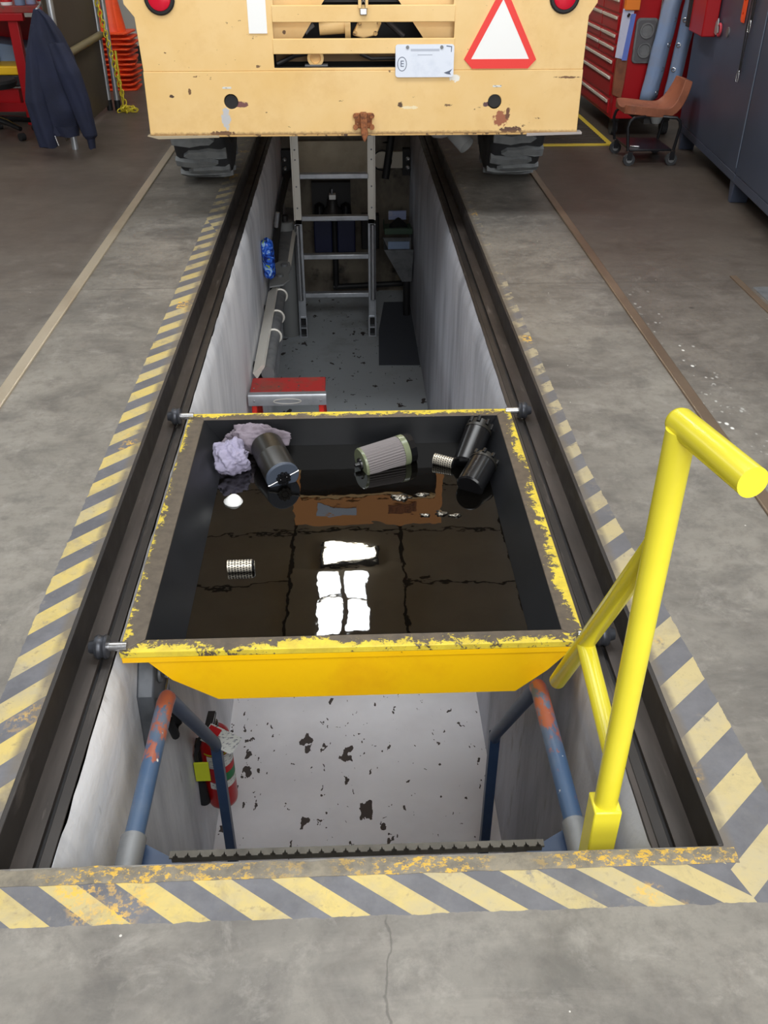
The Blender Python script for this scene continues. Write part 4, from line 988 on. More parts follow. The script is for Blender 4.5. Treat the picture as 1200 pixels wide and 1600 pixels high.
MB().cyl((0.21, MY+0.13, 1.08), (0.32, MY+0.14, 0.99), 0.016, n=10).build('hose', M['dark_metal'], t)
eb = MB().lathe((-0.166, MY+0.12, 0.890), (0, -1, 0), [(0, 0.03), (0, 0.045), (0.03, 0.045), (0.03, 0.030), (0.012, 0.028), (0.012, 0)], 20).build('shaft_end', M['machine'], t)
MB().box(-0.225, -0.10, MY+0.08, MY+0.13, 0.846, 0.858).build('shaft_bracket', M['galv'], t)
MB().tube([(-0.38, MY+0.1, 0.86), (-0.28, MY+0.12, 0.90), (-0.20, MY+0.14, 0.91)], 0.012, 8).build('hose', M['black'], t)
MB().tube([(0.08, MY+0.1, 0.91), (0.14, MY+0.1, 0.885), (0.32, MY+0.12, 0.885)], 0.010, 8).build('hose', M['dark_metal'], t)
# body boxes
MB().box(-1.07, 1.28, MY+0.42, 10.6, 0.62, 1.30).build('body', M['machine'], t, bevel=0.02)
MB().box(-1.095, -1.075, MY+0.016, MY+0.45, 0.52, 1.33).build('side_panel', M['machine'], t)
MB().box(1.285, 1.302, MY+0.016, MY+0.45, 0.52, 1.33).build('side_panel', M['machine'], t)
MB().box(-1.09, -0.44, MY+0.016, MY+0.45, 1.30, 1.335).build('deck', M['machine'], t)
MB().box(0.63, 1.30, MY+0.016, MY+0.45, 1.30, 1.335).build('deck', M['machine'], t)
MB().box(-0.44, 0.63, MY+0.30, 9.8, 1.30, 1.78).build('bonnet', M['machine'], t, bevel=0.02)
MB().box(-1.07, 1.28, MY+0.40, MY+0.42, 0.55, 1.30).build('dark_interior_back', M['black'], t)  # black sheet stands for the darkness behind the slots
MB().box(-1.07, 1.28, MY+0.02, MY+0.40, 0.55, 0.56).build('belly_plate', M['dark_metal'], t)
MB().cyl((-0.80, 6.75, 0.5), (0.95, 6.75, 0.5), 0.09, n=16).build('axle', M['dark_metal'], t)
MB().lathe((0.1, 6.75, 0.42), (0, 0, 1), [(0, 0), (0, .1), (0.05, 0.16), (0.2, 0.16), (0.2, 0)], 18).build('differential', M['dark_metal'], t)
e1 = MB().cyl((0.60, 6.05, 0.48), (0.735, 5.92, 0.355), 0.052, n=20, caps=False)
e1 = e1.build('exhaust_pipe', M['greypaint'], t); q = e1.modifiers.new('thick', 'SOLIDIFY'); q.thickness = 0.005
MB().lathe((0.575, 6.0, 0.47), (0.05, -0.35, -1), [(0, 0.075), (0.05, 0.075), (0.075, 0.05), (0.085, 0)], 18).build('muffler_end', mat('pale_grey_steel', srgb(150, 150, 150), .5), t)
# hitch, padlock, lamps, markings
h = MB().box(0.045, 0.140, MY-0.012, MY, 0.545, 0.625).build('tow_hitch', M['rust'], t, bevel=0.004)
MB().prism([(0.075, 0.632), (0.110, 0.632), (0.113, 0.56), (0.118, 0.52), (0.103, 0.480), (0.092, 0.480), (0.078, 0.52)], XZ, MY-0.05, MY-0.01).build('hook', M['rust'], h, bevel=0.005)
for x, z in ((0.048, 0.612), (0.140, 0.612), (0.048, 0.553), (0.140, 0.553), (0.094, 0.60)): MB().cyl((x, MY-0.010, z), (x, MY-0.034, z), 0.014, n=8).build('bolt', M['rust'], h)
h = MB().box(0.080, 0.118, MY-0.020, MY-0.002, 1.108, 1.138).build('padlock', M['chrome'], t, bevel=0.004)
MB().tube([(0.086, MY-0.011, 1.137), (0.088, MY-0.011, 1.165), (0.099, MY-0.011, 1.176), (0.110, MY-0.011, 1.165), (0.112, MY-0.011, 1.137)], 0.004, 8).build('shackle', M['chrome'], h)
MB().box(0.072, 0.088, MY-0.016, MY+0.004, 1.14, 1.25).build('hasp', M['machine'], t)
MB().box(0.110, 0.124, MY-0.016, MY+0.004, 1.14, 1.25).build('hasp', M['machine'], t)
for x in (-0.965, 1.165):
    la = MB().lathe((x, MY+0.004, 1.188), (0, -1, 0), [(0, 0.0), (0, 0.078), (0.008, 0.080), (0.014, 0.072), (0.014, 0.0)], 28).build('tail_lamp', M['black'], t)
    MB().lathe((x, MY-0.008, 1.188), (0, -1, 0), [(0, 0.0), (0, 0.060), (0.010, 0.057), (0.016, 0.04), (0.018, 0)], 28).build('lens', M['red_lens'], la)
MB().box(-0.512, -0.415, MY-0.0015, MY+0.006, 1.022, 1.26).build('white_sticker', M['white'], t)
for x in (-0.655, 0.835): 
    st = MB().box(x-0.024, x+0.024, MY-0.0012, MY+0.002, 0.752, 0.762).build('small_label', M['label_white'], t)
# slow-vehicle triangle
tri = [(0.690, 0.846), (0.998, 0.846), (1.040, 0.890), (0.860, 1.215), (0.820, 1.215), (0.645, 0.892)]
inn = [(0.683, 0.893), (1.000, 0.893), (0.840, 1.180)]
tr = MB().plate(tri, [inn], XZ, MY-0.003, MY+0.004).build('warning_triangle', M['red_reflect'], t)
MB().prism(inn, XZ, MY-0.002, MY+0.004).build('triangle_centre', M['white'], tr)
# number plate with its E roundel
np_ = MB().prism(rrect(0.270, 0.588, 0.806, 0.968, 0.014), XZ, MY-0.012, MY-0.008).build('number_plate', M['plate'], t)
MB().plate(circ(0.306, 0.872, 0.026, 24, 0.036), [circ(0.306, 0.872, 0.0225, 24, 0.0325)], XZ, MY-0.0128, MY-0.011).build('roundel', M['ink'], np_)
text('E', 0.044, M['ink'], (0.306, MY-0.0122, 0.872), (R(90), 0, 0), np_)
for x in (0.335, 0.520): MB().cyl((x, MY-0.010, 0.954), (x, MY-0.016, 0.954), 0.009, n=12).build('screw', M['galv'], np_)
MB().box(0.352, 0.508, MY-0.0124, MY-0.0118, 0.934, 0.946).build('faint_print', M['ink_faint'], np_)
MB().box(0.39, 0.47, MY-0.0124, MY-0.0118, 0.914, 0.919).build('faint_print', M['ink_faint'], np_)
MB().prism([(0.545, 0.962), (0.576, 0.958), (0.574, 0.930), (0.570, 0.930), (0.571, 0.954), (0.545, 0.957)], XZ, MY-0.0126, MY-0.0118).build('scratch', M['ink'], np_)
MB().prism([(0.535, 0.828), (0.565, 0.838), (0.582, 0.848), (0.568, 0.828), (0.575, 0.818), (0.55, 0.822)], XZ, MY-0.0126, MY-0.0118).build('chipped_corner', M['ink'], np_)
# wheels
def wheel(x0, x1):
    w = 0.5*(x1-x0); cx = 0.5*(x0+x1)
    c = Vector((cx, 6.75, 0.5))
    o = bpy.data.objects.new('wheel', None); COL.objects.link(o); o.parent = t; o.location = c - Vector(t.location)
    MB().lathe(c - Vector((w, 0, 0)), (1, 0, 0), [(0.03, 0.24), (0.0, 0.28), (0.0, 0.43), (0.012, 0.460), (0.03, 0.472), (2*w-0.03, 0.472), (2*w-0.012, 0.460), (2*w, 0.43), (2*w, 0.28), (2*w-0.03, 0.24)], 56).build('tyre', M['rubber'], o)
    MB().lathe(c - Vector((w-0.03, 0, 0)), (1, 0, 0), [(0, 0), (0, 0.24), (2*w-0.06, 0.24), (2*w-0.06, 0)], 28).build('rim', M['machine'], o)
    return o, c, w
lugmesh = None
for (x0, x1) in ((-1.140, -0.798), (0.953, 1.303)):
    o, c, w = wheel(x0, x1)
    for side in (-1, 1):
        for k in range(16):
            a = 2*PI*(k + (0.5 if side > 0 else 0))/16
            if lugmesh is None:
                pts = [(-0.105, -0.012), (-0.07, -0.034), (-0.01, -0.040), (0.06, -0.026), (0.12, -0.036), (0.174, -0.040), (0.174, 0.022), (0.12, 0.024), (0.06, 0.034), (-0.01, 0.020), (-0.07, 0.018)]
                bb = MB(); bb.prism(pts, lambda u, v, z: Vector((u - 0.003, v, 0.464 + z - (0.010 if u > 0.15 else 0))), 0, 0.034)
                me = bpy.data.meshes.new('tread_lug'); me.from_pydata(bb.v, [], bb.f); me.materials.append(M['lug'])
                bm = bmesh.new(); bm.from_mesh(me); bmesh.ops.recalc_face_normals(bm, faces=bm.faces); bm.to_mesh(me); bm.free(); lugmesh = me
            l = bpy.data.objects.new('tread_lug', lugmesh); COL.objects.link(l); l.parent = o
            l.matrix_local = Matrix.Rotation(a, 4, 'X') @ (Matrix.Rotation(PI, 4, 'Z') if side < 0 else Matrix.Identity(4))

# ------------------------------------------------------------------ cabinets, tool chest, stool side
CA = R(5.4)
cd_ = Vector((math.sin(CA), math.cos(CA), 0)); cn = Vector((-math.cos(CA), math.sin(CA), 0))
CO = Vector((2.428, 5.87, 0))
def CP(s, h, out=0.0): return CO + cd_*s + Vector((0, 0, h)) + cn*out     # along, up, towards the pit
def cbox(b, s0, s1, h0, h1, o0, o1):
    vs_ = [CP(s, h, o) for s in (s0, s1) for o in (o0, o1) for h in (h0, h1)]
    return b.add(vs_, [(0,1,3,2),(4,6,7,5),(0,4,5,1),(2,3,7,6),(0,2,6,4),(1,5,7,3)])
def cabinet(s0, s1, label):
    t = thing('steel_cabinet', label, 'cabinet', CP((s0+s1)/2, 0, -0.3))
    cbox(MB(), s0, s1, 0.13, 2.1, -0.62, -0.022).build('body', M['cabinet'], t, bevel=0.006)
    cbox(MB(), s0+0.004, s1-0.004, 0.185, 2.08, -0.022, 0).build('door', M['cabinet'], t, bevel=0.005)
    cbox(MB(), s0, s1, 0.13, 0.183, -0.022, -0.001).build('plinth_rail', M['cabinet'], t, bevel=0.004)
    for s in ((s0+0.002, s1-0.13) if s0 > 0 else (s0+0.02,)):
        b = MB(); b.prism([(s, 0.15), (s+0.11, 0.15), (s+0.075, 0.02), (s+0.07, 0.0), (s+0.03, 0.0), (s+0.025, 0.02)], lambda u, v, w: CP(u, v, w), -0.12, -0.01)
        b.build('foot', M['cabinet'], t, bevel=0.004)
        b = MB(); b.prism([(s, 0.15), (s+0.11, 0.15), (s+0.075, 0.02), (s+0.07, 0.0), (s+0.03, 0.0), (s+0.025, 0.02)], lambda u, v, w: CP(u, v, w), -0.60, -0.50)
        b.build('foot', M['cabinet'], t, bevel=0.004)
    return t
c1 = cabinet(0.004, 1.66, 'tall charcoal blue steel cabinet behind the brown stool, with tools on its door')
cbox(MB(), 0.006, 0.014, 0.22, 2.07, -0.002, 0.002).build('door_edge', M['cab_edge'], c1)
c2 = cabinet(-1.9, -0.004, 'charcoal blue steel cabinet nearest the camera, cut by the picture edge')
# red box with latch and ring on the cabinet
t = thing('red_wall_box', 'red steel box with black edging hung high on the charcoal cabinet', 'box', CP(1.25, 0.8, 0.02))
cbox(MB(), 1.03, 1.42, 0.84, 1.5, 0.003, 0.10).build('box', M['red'], t, bevel=0.008)
cbox(MB(), 1.42, 1.50, 0.86, 1.5, 0.003, 0.11).build('edge', M['black'], t, bevel=0.004)
t = thing('ring_lock', 'pink red ring with a pale metal tag hanging on the cabinet door', 'ring', CP(0.95, 0.85, 0.02))
b = MB(); b.torus(CP(0.93, 0.895, 0.012), cn, 0.034, 0.009, 18, 8); b.build('ring', mat('pink_red_plastic', srgb(206, 70, 84), .4), t)
MB().prism([(0.97, 0.96), (1.02, 0.93), (1.02, 0.87), (0.97, 0.86), (0.93, 0.88)], lambda u, v, w: CP(u, v, w), 0.016, 0.022).build('metal_tag', mat('pale_steel_tag', srgb(170, 184, 186), .35, .4), t)
b = MB(); b.cyl(CP(0.75, 0.90, -0.002), CP(0.75, 0.90, 0.006), 0.03, n=18)
tag(b.build('door_knob', M['galv']), 'small grey round door lock on the cabinet beside the pink ring', 'lock')
b = MB(); b.plate([CPt for CPt in [(0.42, 0.985), (0.47, 0.985), (0.49, 1.00), (0.49, 1.35), (0.42, 1.35)]], [circ(0.455, 1.03, 0.012, 10), circ(0.455, 1.10, 0.012, 10)], lambda u, v, w: CP(u, v, w), 0.004, 0.012)
tag(b.build('plastic_scraper', M['orange']), 'bright orange perforated plastic tool hanging on the cabinet door', 'tool')
for k, (s, z0, z1, lab) in enumerate(((0.30, 0.70, 1.3, 'longer black cord with steel clips hanging on the cabinet door'), (0.26, 0.98, 1.3, 'shorter black cord with a small steel clip hanging on the cabinet door'))):
    t = thing('lanyard', lab, 'cord', CP(s, z0, 0.01), 'cords hung on the cabinet')
    b = MB()
    for d_ in (-0.02, 0.02): b.tube([CP(s+d_, z1, 0.008), CP(s+d_*1.4, (z0+z1)/2, 0.012), CP(s+d_*.5, z0+0.02, 0.010)], 0.004, 8)
    b.build('cord', M['black'], t)
    for d_ in (-0.012, 0.014): MB().tube([CP(s+d_, z0+0.035, 0.016), CP(s+d_*1.8, z0, 0.016), CP(s+d_*1.2, z0-0.03, 0.016)], 0.0035, 8).build('clip', M['chrome'], t)

# red tool chest
t = thing('tool_chest', 'red roller tool chest with chrome drawer pulls beyond the yellow machine', 'tool chest', (2.43, 8.8, 0))
X0 = 2.12
MB().box(X0+0.012, 2.74, 7.86, 9.7, 0.145, 1.60).build('body', M['red'], t, bevel=0.008)
rows = [(0.17, 0.285), (0.30, 0.455), (0.47, 0.57), (0.58, 0.665), (0.675, 0.755), (0.765, 0.88), (0.89, 1.0), (1.01, 1.2)]
for k, (z0, z1) in enumerate(rows):
    spans = [(7.95, 9.65)] if k < 3 else [(7.95, 8.45), (8.46, 9.65)]
    for y0, y1 in spans:
        dr = MB().box(X0, X0+0.014, y0+0.004, y1-0.004, z0+0.004, z1-0.004).build('drawer', M['red'], t, bevel=0.003)
        MB().box(X0-0.014, X0, y0+0.02, y1-0.02, z1-0.034, z1-0.012).build('pull', M['alu_white'], dr, bevel=0.004)  # pale colour carries the highlight of the chrome
for x in (2.2, 2.62):
    for y in (8.0, 9.5):
        ca = MB().cyl((x-0.022, y, 0.062), (x+0.022, y, 0.062), 0.062, n=20).build('castor', M['rubber'], t)
        MB().box(x-0.03, x+0.03, y-0.04, y+0.04, 0.11, 0.147).build('fork', M['dark_metal'], ca)
MB().prism([(0.0, 0.33), (0.075, 0.30), (0.085, 0.42), (0.09, 0.62), (0.0, 0.63)], lambda u, v, w: Vector((2.115+u, w, v)), 7.835, 7.858).build('leather_patch', M['leather'], t, bevel=0.004)
t = thing('papers', 'bundle of pale and blue papers clipped to the tool chest corner', 'papers', (2.15, 7.84, 0.6))
MB().prism([(2.098, 0.60), (2.175, 0.585), (2.200, 0.92), (2.115, 0.935)], XZ, 7.822, 7.832).build('sheet', M['paper'], t)
MB().prism([(2.150, 0.58), (2.190, 0.580), (2.215, 0.90), (2.180, 0.90)], XZ, 7.814, 7.821).build('blue_sheet', M['paper_blue'], t)
MB().cyl((2.155, 7.812, 0.885), (2.16, 7.80, 0.90), 0.010, n=10).build('clip', M['dark_metal'], t)
b = MB(); b.box(2.125, 2.235, 7.80, 7.858, 0.925, 1.12); tag(b.build('orange_box', M['orange2'], bevel=0.005), 'small orange card box fixed above the papers on the tool chest', 'box')
t = thing('cup_holder_tray', 'dark grey moulded cup holder tray on the end of the red tool chest', 'tray', (2.31, 7.84, 0.7))
MB().prism(rrect(2.235, 2.405, 0.555, 0.870, 0.03), XZ, 7.838, 7.858).build('rim', M['galv'], t, bevel=0.004)
MB().prism(rrect(2.250, 2.390, 0.570, 0.855, 0.025), XZ, 7.832, 7.840).build('panel', M['tray_grey'], t)
for z in (0.785, 0.650): MB().lathe((2.32, 7.832, z), (0, -1, 0), [(0, 0.055), (0.012, 0.055), (0.012, 0.044), (0.004, 0.040), (0.004, 0.0)], 24).build('cup_ring', M['galv'], t)
b = MB(); b.cyl((2.40, 7.82, 0.75), (2.41, 7.82, 1.2), 0.006, n=8); tag(b.build('thin_rod', M['chrome']), 'thin steel rod upright beside the cup holder tray', 'rod')
# two long vinyl curtains leaning by the chest
def curtain(x0, w, xt, y, label):
    t = thing('vinyl_curtain', label, 'curtain', (x0, y, 0.28), 'rolled vinyl curtains')
    b = MB(); rings = []; N = 14
    for k in range(24):
        u = k/23; z = 0.29 + 1.0*u + 0.02*math.sin(k); cx = x0 + (xt-x0)*u
        rings.append([Vector((cx + (w*(j/N-0.5)), y - 0.05*math.sin(PI*j/N) - 0.006*mnoise.noise((u*6, j*.5, x0)), z + 0.03*(j/N))) for j in range(N+1)])
    g = [p for r in rings for p in r]; n_ = N+1
    b.add(g, [(k*n_+j, k*n_+j+1, (k+1)*n_+j+1, (k+1)*n_+j) for k in range(23) for j in range(N)])
    o = b.build('sheet', M['canvas'], t, ang=80); q = o.modifiers.new('thick', 'SOLIDIFY'); q.thickness = 0.006
    for k in range(6):
        u = 0.04 + 0.17*k; e = 0.30 if k % 2 else 0.34
        cx = x0 + (xt-x0)*u
        MB().torus((cx + w*e*(1 if x0 < 2.45 else -1), y-0.035, 0.32+1.0*u), (0.5 if x0 < 2.45 else -.5, -1, 0), 0.014, 0.004, 12, 6).build('eyelet', M['chrome'], t)
curtain(2.385, 0.135, 2.50, 7.76, 'wider blue grey vinyl curtain with steel eyelets next to the cup holder tray')
curtain(2.545, 0.115, 2.625, 7.72, 'blue grey vinyl curtain with steel eyelets next to the charcoal cabinet')

# brown stool on castors
t = thing('mechanic_stool', 'worn brown moulded seat stool on black castor frame beside the charcoal cabinet', 'stool', (2.2, 7.1, 0))
def seat_mesh():
    b = MB(); rings = []; prof = []
    for k in range(22):
        u = k/21
        if u < 0.6: x = 2.00 + 0.30*(u/0.6); z = 0.375 + 0.012*math.cos(u/0.6*PI)
        else:
            w = (u-0.6)/0.4; x = 2.30 + 0.135*math.sin(w*1.15) ; z = 0.363 + 0.215*(1-math.cos(w*1.45))
        hw_ = 0.165 if u < 0.6 else 0.165 - 0.06*((u-0.6)/0.4)**2
        if u < 0.1: hw_ *= 0.80 + 0.20*(u/0.1)**.5
        prof.append((x, z, hw_))
    for i, (x, z, hw_) in enumerate(prof):
        a = prof[min(i+1, 21)]; c = prof[max(i-1, 0)]
        tx, tz = a[0]-c[0], a[1]-c[1]; L = math.hypot(tx, tz); nx, nz = -tz/L, tx/L
        ring = []; M_ = 12
        for j in range(M_+1):
            v = 2*j/M_-1; dish = -0.018*(1-v*v) + 0.012*(abs(v)**6)
            ring.append(Vector((x + nx*dish, 7.15 + hw_*v, z + nz*dish)))
        for j in range(M_, -1, -1):
            v = 2*j/M_-1
            ring.append(Vector((x - nx*0.052, 7.15 + hw_*v*0.97, z - nz*0.052)))
        rings.append(ring)
    b.rings(rings); return b
se = seat_mesh().build('seat', M['seat'], t, ang=50, bevel=0.006)
for x, y in ((2.06, 6.93), (2.35, 6.93), (2.06, 7.33), (2.35, 7.33)):
    s = 1 if x > 2.2 else -1
    MB().tube([(x - s*0.08, y + (0.03 if y < 7.1 else -.03), 0.325), (x + s*0.01, y, 0.322), (x+s*0.035, y, 0.30), (x+s*0.045, y, 0.26), (x+s*0.022, y, 0.10)], 0.011, 10).build('leg', M['blackmetal'], t)
    ca = MB().cyl((x+s*.01-0.014, y-0.01, 0.042), (x+s*.01+0.014, y-0.01, 0.042), 0.042, n=22)
    ca = MB().cyl((x+s*.01, y-0.026, 0.042), (x+s*.01, y+0.002, 0.042), 0.042, n=22).build('castor', M['rubber'], t)
    MB().cyl((x+s*.01, y-0.030, 0.042), (x+s*.01, y+0.006, 0.042), 0.022, n=14).build('hub', M['galv'], ca)
    MB().box(x+s*.01-0.018, x+s*.01+0.018, y-0.034, y-0.028, 0.04, 0.10).build('fork', M['blackmetal'], ca)
MB().box(2.05, 2.36, 6.93, 7.33, 0.095, 0.110).build('shelf', M['blackmetal'], t, bevel=0.004)
MB().box(2.16, 2.24, 7.05, 7.2, 0.26, 0.31).build('swivel', M['dark_metal'], t)
MB().box(2.08, 2.30, 7.02, 7.25, 0.300, 0.318).build('seat_pan', M['blackmetal'], t)
MB().lathe((2.24, 7.02, 0.27), (0, 0, 1), [(0, 0.0), (0, 0.03), (0.045, 0.05)], 12).build('cup', M['greypaint'], t)
b = MB(); b.box(2.07, 2.14, 6.99, 7.01, 0.111, 0.122, Matrix.Rotation(R(-18), 3, 'Z')); tag(b.build('spanner', M['chrome'], bevel=0.004), 'short bright spanner lying on the lower shelf of the stool', 'spanner')

# dark floor mat edged with yellow
t = thing('floor_mat', 'dark ribbed floor mat with yellow edging before the red tool chest', 'mat', (1.7, 8.5, 0))
MB().box(1.40, 2.062, 7.615, 9.4, 0.001, 0.010).build('mat', M['mat_dark'], t)
b = MB()
for k in range(28): b.box(1.40, 2.06, 7.64+0.062*k, 7.665+0.062*k, 0.010, 0.014)
b.build('ribs', M['mat_dark'], t, kind='stuff')
MB().box(1.40, 2.105, 7.57, 7.615, 0.001, 0.011).build('edging', M['mat_yellow'], t)
MB().box(2.062, 2.105, 7.615, 9.4, 0.001, 0.011).build('edging', M['mat_yellow'], t)

# ------------------------------------------------------------------ bench, screens, jacket side
t = thing('welding_screen', 'brown welding screen hung in a silver tube frame beside the blue jacket', 'screen', (-2.17, 8.5, 0))
for k, (x, y) in enumerate(((-2.125, 7.615), (-2.195, 9.24), (-2.115, 9.22))):
    MB().cyl((x, y, 0.0 if k == 0 else 0.03), (x, y, 1.95), 0.024, n=16).build('pole', M['alu'], t)
    if k: MB().cyl((x, y, 0), (x, y, 0.09), 0.028, n=16).build('ferrule', M['black'], t)
MB().box(-2.20, -2.192, 7.66, 9.20, 0.05, 1.90).build('curtain_sheet', M['screen'], t)
MB().cyl((-2.14, 7.62, 0.63), (-2.17, 9.2, 0.63), 0.030, n=16).build('cross_tube', M['brass'], t)
MB().cyl((-2.13, 7.62, 1.92), (-2.19, 9.24, 1.92), 0.022, n=14).build('top_tube', M['alu'], t)
b = MB(); b.box(-2.215, -2.202, 7.9, 8.05, 0.55, 1.0)
# yellow chain
t = thing('plastic_chain', 'yellow plastic chain hanging to the floor before the orange cones', 'chain', (-2.06, 9.28, 0))
pts = []
z = 1.2
while z > 0.03: pts.append(Vector((-2.165 + 0.16*(1.0-z/1.0)*0.9 if z < 1 else -2.165, 9.16 - 0.02*(1-z), z))); z -= 0.040
for k in range(14): a = k*0.8; pts.append(Vector((-2.03 + 0.011*k - 0.05, 9.12 + 0.03*math.sin(a), 0.014 + 0.012*(k % 3))))
lm = None
for k, p in enumerate(pts):
    if lm is None:
        bb = MB(); bb.tube([Vector((0.017*math.cos(a), 0, 0.029*math.sin(a))) for a in [2*PI*i/12 for i in range(12)]], 0.0058, 6, closed=True)
        lm = bpy.data.meshes.new('link'); lm.from_pydata(bb.v, [], bb.f); lm.materials.append(M['chain']); lm.polygons.foreach_set('use_smooth', [True]*len(lm.polygons))
    l = bpy.data.objects.new('link', lm); COL.objects.link(l); l.parent = t
    l.location = p - Vector(t.location); l.rotation_euler = (0, 0.15, R(90*(k % 2)+20))
    if p.z < 0.04: l.rotation_euler = (R(70), R(90), R(40*k))
# yellow post beside chain foot
b = MB(); b.box(-2.07, -2.055, 9.20, 9.22, 0, 0.5); tag(b.build('chain_stake', M['chain']), 'slim yellow stake standing where the chain reaches the floor', 'stake')
# stack of traffic cones
def cone():
    t = thing('traffic_cone', '', 'cone', (0, 0, 0), 'stacked orange traffic cones')
    b = MB(); b.prism(rrect(-0.20, 0.20, -0.20, 0.20, 0.05), XY, 0, 0.017); b.build('base', M['orange'], t, bevel=0.004)
    b = MB(); n = 24
    prof = [(0.015, 0.132), (0.03, 0.126), (0.60, 0.030), (0.62, 0.025), (0.62, 0.017), (0.03, 0.116), (0.015, 0.122)]
    b.rings([[Vector((r*math.cos(2*PI*j/n), r*math.sin(2*PI*j/n), z)) for j in range(n)] for z, r in prof], caps=False); b.build('cone', M['orange'], t)
    return t
c0 = cone()
ords = ['bottom', 'second from bottom', 'third from bottom', 'fourth from bottom', 'fifth from bottom', 'sixth from bottom', 'sixth from top', 'fifth from top', 'fourth from top', 'third from top', 'second from top', 'topmost']
for k in range(12):
    o = c0 if k == 0 else dup(c0)
    o.location = (-2.335 + random.uniform(-.022, .022) + 0.006*k*0, 10.48 + random.uniform(-.015, .015), 0.001 + 0.0465*k)
    o.rotation_euler = (0, 0, R(random.uniform(-7, 7)))
    o['label'] = 'orange traffic cone, %s of its stack behind the yellow chain' % ords[k]
# red workbench
t = thing('workbench', 'red steel workbench with bottles on top and lower shelf, beside the jacket', 'workbench', (-2.9, 8.9, 0))
MB().box(-3.6, -2.44, 8.58, 9.5, 0.855, 0.905).build('worktop', M['red_worn'], t, bevel=0.005)
MB().box(-3.6, -2.62, 8.54, 8.60, 0.80, 0.855).build('apron', M['red'], t, bevel=0.004)
for x, y in ((-2.72, 8.60), (-3.55, 8.60), (-2.60, 9.42), (-3.55, 9.42)): MB().box(x-0.04, x+0.04, y-0.03, y+0.03, 0, 0.84).build('leg', M['red'], t, bevel=0.004)
MB().box(-3.58, -2.60, 8.58, 9.45, 0.14, 0.165).build('lower_shelf', M['red'], t, bevel=0.003)
MB().box(-3.58, -2.62, 8.56, 8.58, 0.11, 0.18).build('shelf_lip', M['red'], t)
MB().box(-3.58, -2.60, 9.40, 9.43, 0.44, 0.75).build('back_panel', M['red'], t)
MB().box(-3.5, -2.80, 8.62, 9.2, 0.166, 0.30).build('drawer_box', M['red'], t, bevel=0.004)
MB().box(-2.50, -2.43, 8.55, 9.4, 0.70, 0.854).build('side_board', M['wood'], t)
def bottle(x, y, z, r, h, m, label, lab=None):
    t = thing('bottle', label, 'bottle', (x, y, z))
    MB().lathe((x, y, z), (0, 0, 1), [(0, 0), (0, r*.95), (0.006, r), (h*.68, r), (h*.78, r*.6), (h*.82, r*.34), (h*.9, r*.34)], 20).build('body', m, t)
    MB().lathe((x, y, z+h*.9), (0, 0, 1), [(0, r*.4), (h*.1, r*.38), (h*.1, 0)], 14).build('cap', M['white'], t)
    if lab: MB().lathe((x, y, z+h*.12), (0, 0, 1), [(0, r*1.0), (0, r*1.015), (h*.16, r*1.015), (h*.16, r)], 20).build('label_band', lab, t)
bottle(-2.765, 8.66, 0.906, 0.046, 0.20, M['white'], 'white bottle with red band at the near edge of the red bench', M['label_red'])
bottle(-2.655, 8.655, 0.906, 0.042, 0.17, M['blue_tub'], 'grey blue bottle standing beside the white bottle on the red bench')
bottle(-2.590, 8.74, 0.906, 0.040, 0.20, M['paper'], 'pale bottle on the red bench behind the grey blue one')
bottle(-2.510, 8.80, 0.906, 0.045, 0.16, M['label_white'], 'pale printed bottle on the red bench corner above the jacket', M['label_red'])
t = thing('tool_case', 'yellow and black tool case on the lower shelf of the red bench', 'case', (-2.95, 8.9, 0.3))
MB().box(-3.25, -2.755, 8.62, 8.95, 0.302, 0.385).build('base', M['black'], t, bevel=0.01)
MB().box(-3.25, -2.765, 8.63, 8.95, 0.385, 0.455).build('lid', M['yellowbox'], t, bevel=0.01)
MB().box(-3.25, -2.74, 8.60, 8.625, 0.290, 0.300).build('steel_strip', M['chrome'], t)
b = MB(); b.box(-3.2, -2.62, 8.95, 9.35, 0.302, 0.58, Matrix.Rotation(R(8), 3, 'Y')); tag(b.build('grey_bin', M['blue_tub'], bevel=0.01), 'pale grey blue bin behind the yellow case under the bench', 'bin')
b = MB(); b.box(-3.15, -2.98, 8.66, 8.86, 0.457, 0.56); tag(b.build('black_box', M['black'], bevel=0.01), 'small black box on top of the yellow tool case', 'box')
# office chair foot
t = thing('office_chair', 'black five-star office chair base partly in view under the red bench', 'chair', (-2.82, 8.1, 0))
MB().cyl((-2.86, 8.12, 0.09), (-2.86, 8.12, 0.36), 0.028, n=14).build('column', M['black'], t)
for k in range(5):
    a = R(-38 + 72*k); ex_, ey_ = -2.86 + 0.30*math.cos(a), 8.12 + 0.30*math.sin(a)
    MB().tube([(-2.86, 8.12, 0.13), (-2.86 + 0.15*math.cos(a), 8.12 + 0.15*math.sin(a), 0.118), (ex_, ey_, 0.09)], [0.03, 0.024, 0.018], 10).build('spoke', M['blackgloss'], t)
    MB().cyl((ex_-0.02*math.sin(a), ey_+0.02*math.cos(a), 0.030), (ex_+0.02*math.sin(a), ey_-0.02*math.cos(a), 0.030), 0.030, n=16).build('castor', M['black'], t)
MB().lathe((-2.86, 8.12, 0.36), (0, 0, 1), [(0, 0.03), (0.01, 0.2), (0.05, 0.22), (0.07, 0.20), (0.07, 0)], 24).build('seat', M['black'], t)

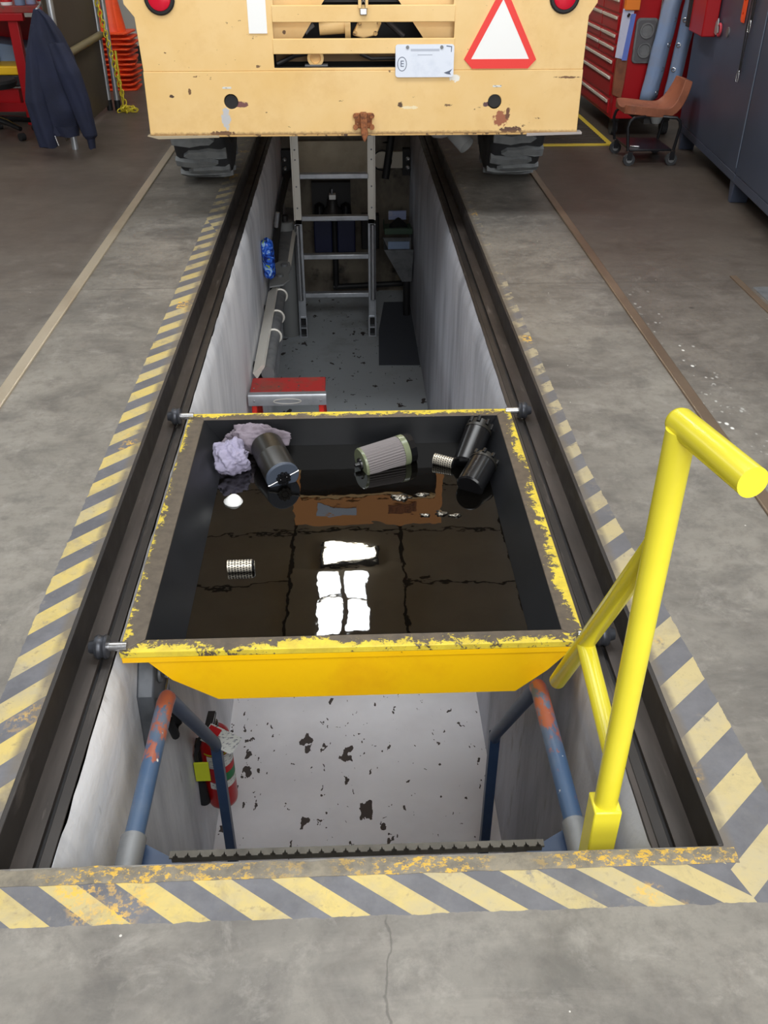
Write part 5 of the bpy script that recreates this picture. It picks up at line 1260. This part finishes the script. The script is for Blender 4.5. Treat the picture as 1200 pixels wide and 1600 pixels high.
# jacket hanging by its collar
t = thing('jacket', 'navy blue work jacket hung by its collar from the bench corner', 'jacket', (-2.22, 7.72, 0))
MB().cyl((-2.40, 8.56, 0.975), (-2.180, 7.455, 0.975), 0.008, n=10).build('hook', M['alu'], t)
def cloth(name, secs, ph, par, n=40, amp=0.018):
    """secs: (z, x0, x1, y centre, depth)"""
    b = MB(); rings = []; K = 46
    for k in range(K+1):
        q = k/K*(len(secs)-1); i = min(int(q), len(secs)-2); f = q-i
        z, x0, x1, yc, dp = [secs[i][m]*(1-f) + secs[i+1][m]*f for m in range(5)]
        ring = []
        for j in range(n):
            a = 2*PI*j/n; cx, hx = (x0+x1)/2, (x1-x0)/2
            ca_, sa_ = math.cos(a), math.sin(a)
            fold = amp*min(1, hx/0.12)*(math.sin(3.2*a + ph + 2*z) + 0.6*math.sin(6.1*a + 5*z + ph*2) + 1.2*mnoise.noise((ca_*1.5, sa_*1.5 + ph, z*5)))
            ring.append(Vector((cx + hx*ca_ * (1+0.0*fold), yc + (dp+fold)*sa_, z + 0.01*mnoise.noise((a, z*3, ph)))))
        rings.append(ring)
    for rg in rings:
        for p in rg: p.xyz = Vector((0, 0, 1.6)) + (p - Vector((0, 0, 1.6)))*0.968 - Vector((0.0, 0, 0))
    b.rings(rings)
    return b.build(name, M['jacket'], par, ang=80)
cloth('body', [(0.955, -2.275, -2.225, 7.70, 0.02), (0.90, -2.30, -2.16, 7.70, 0.04), (0.80, -2.335, -2.10, 7.70, 0.07), (0.65, -2.375, -2.04, 7.70, 0.09), (0.45, -2.42, -2.00, 7.70, 0.10), (0.28, -2.43, -2.02, 7.70, 0.10), (0.17, -2.37, -2.09, 7.70, 0.09), (0.10, -2.30, -2.10, 7.70, 0.08)], 0.4, t)
cloth('waistband', [(0.16, -2.30, -2.09, 7.695, 0.090), (0.085, -2.26, -2.10, 7.695, 0.080)], 1.5, t, amp=.006)
cloth('sleeve', [(0.74, -2.22, -2.08, 7.66, 0.04), (0.55, -2.16, -1.99, 7.62, 0.06), (0.35, -2.11, -1.955, 7.62, 0.06), (0.18, -2.07, -1.945, 7.62, 0.06), (0.10, -2.05, -1.940, 7.62, 0.055), (0.075, -2.03, -1.965, 7.62, 0.04)], 2.2, t, amp=.010)
cloth('cuff', [(0.08, -2.025, -1.962, 7.62, 0.038), (0.005, -2.020, -1.968, 7.62, 0.034)], 3, t, amp=.003)
cloth('sleeve', [(0.86, -2.31, -2.27, 7.68, 0.02), (0.66, -2.38, -2.28, 7.66, 0.05), (0.35, -2.44, -2.28, 7.62, 0.07), (0.15, -2.42, -2.26, 7.62, 0.065), (0.02, -2.40, -2.26, 7.62, 0.06)], 4.1, t, amp=.010)
MB().cyl((-2.190, 7.36, 0.15), (-2.175, 7.36, 0.08), 0.004, n=8).build('zip_end', M['chrome'], t)
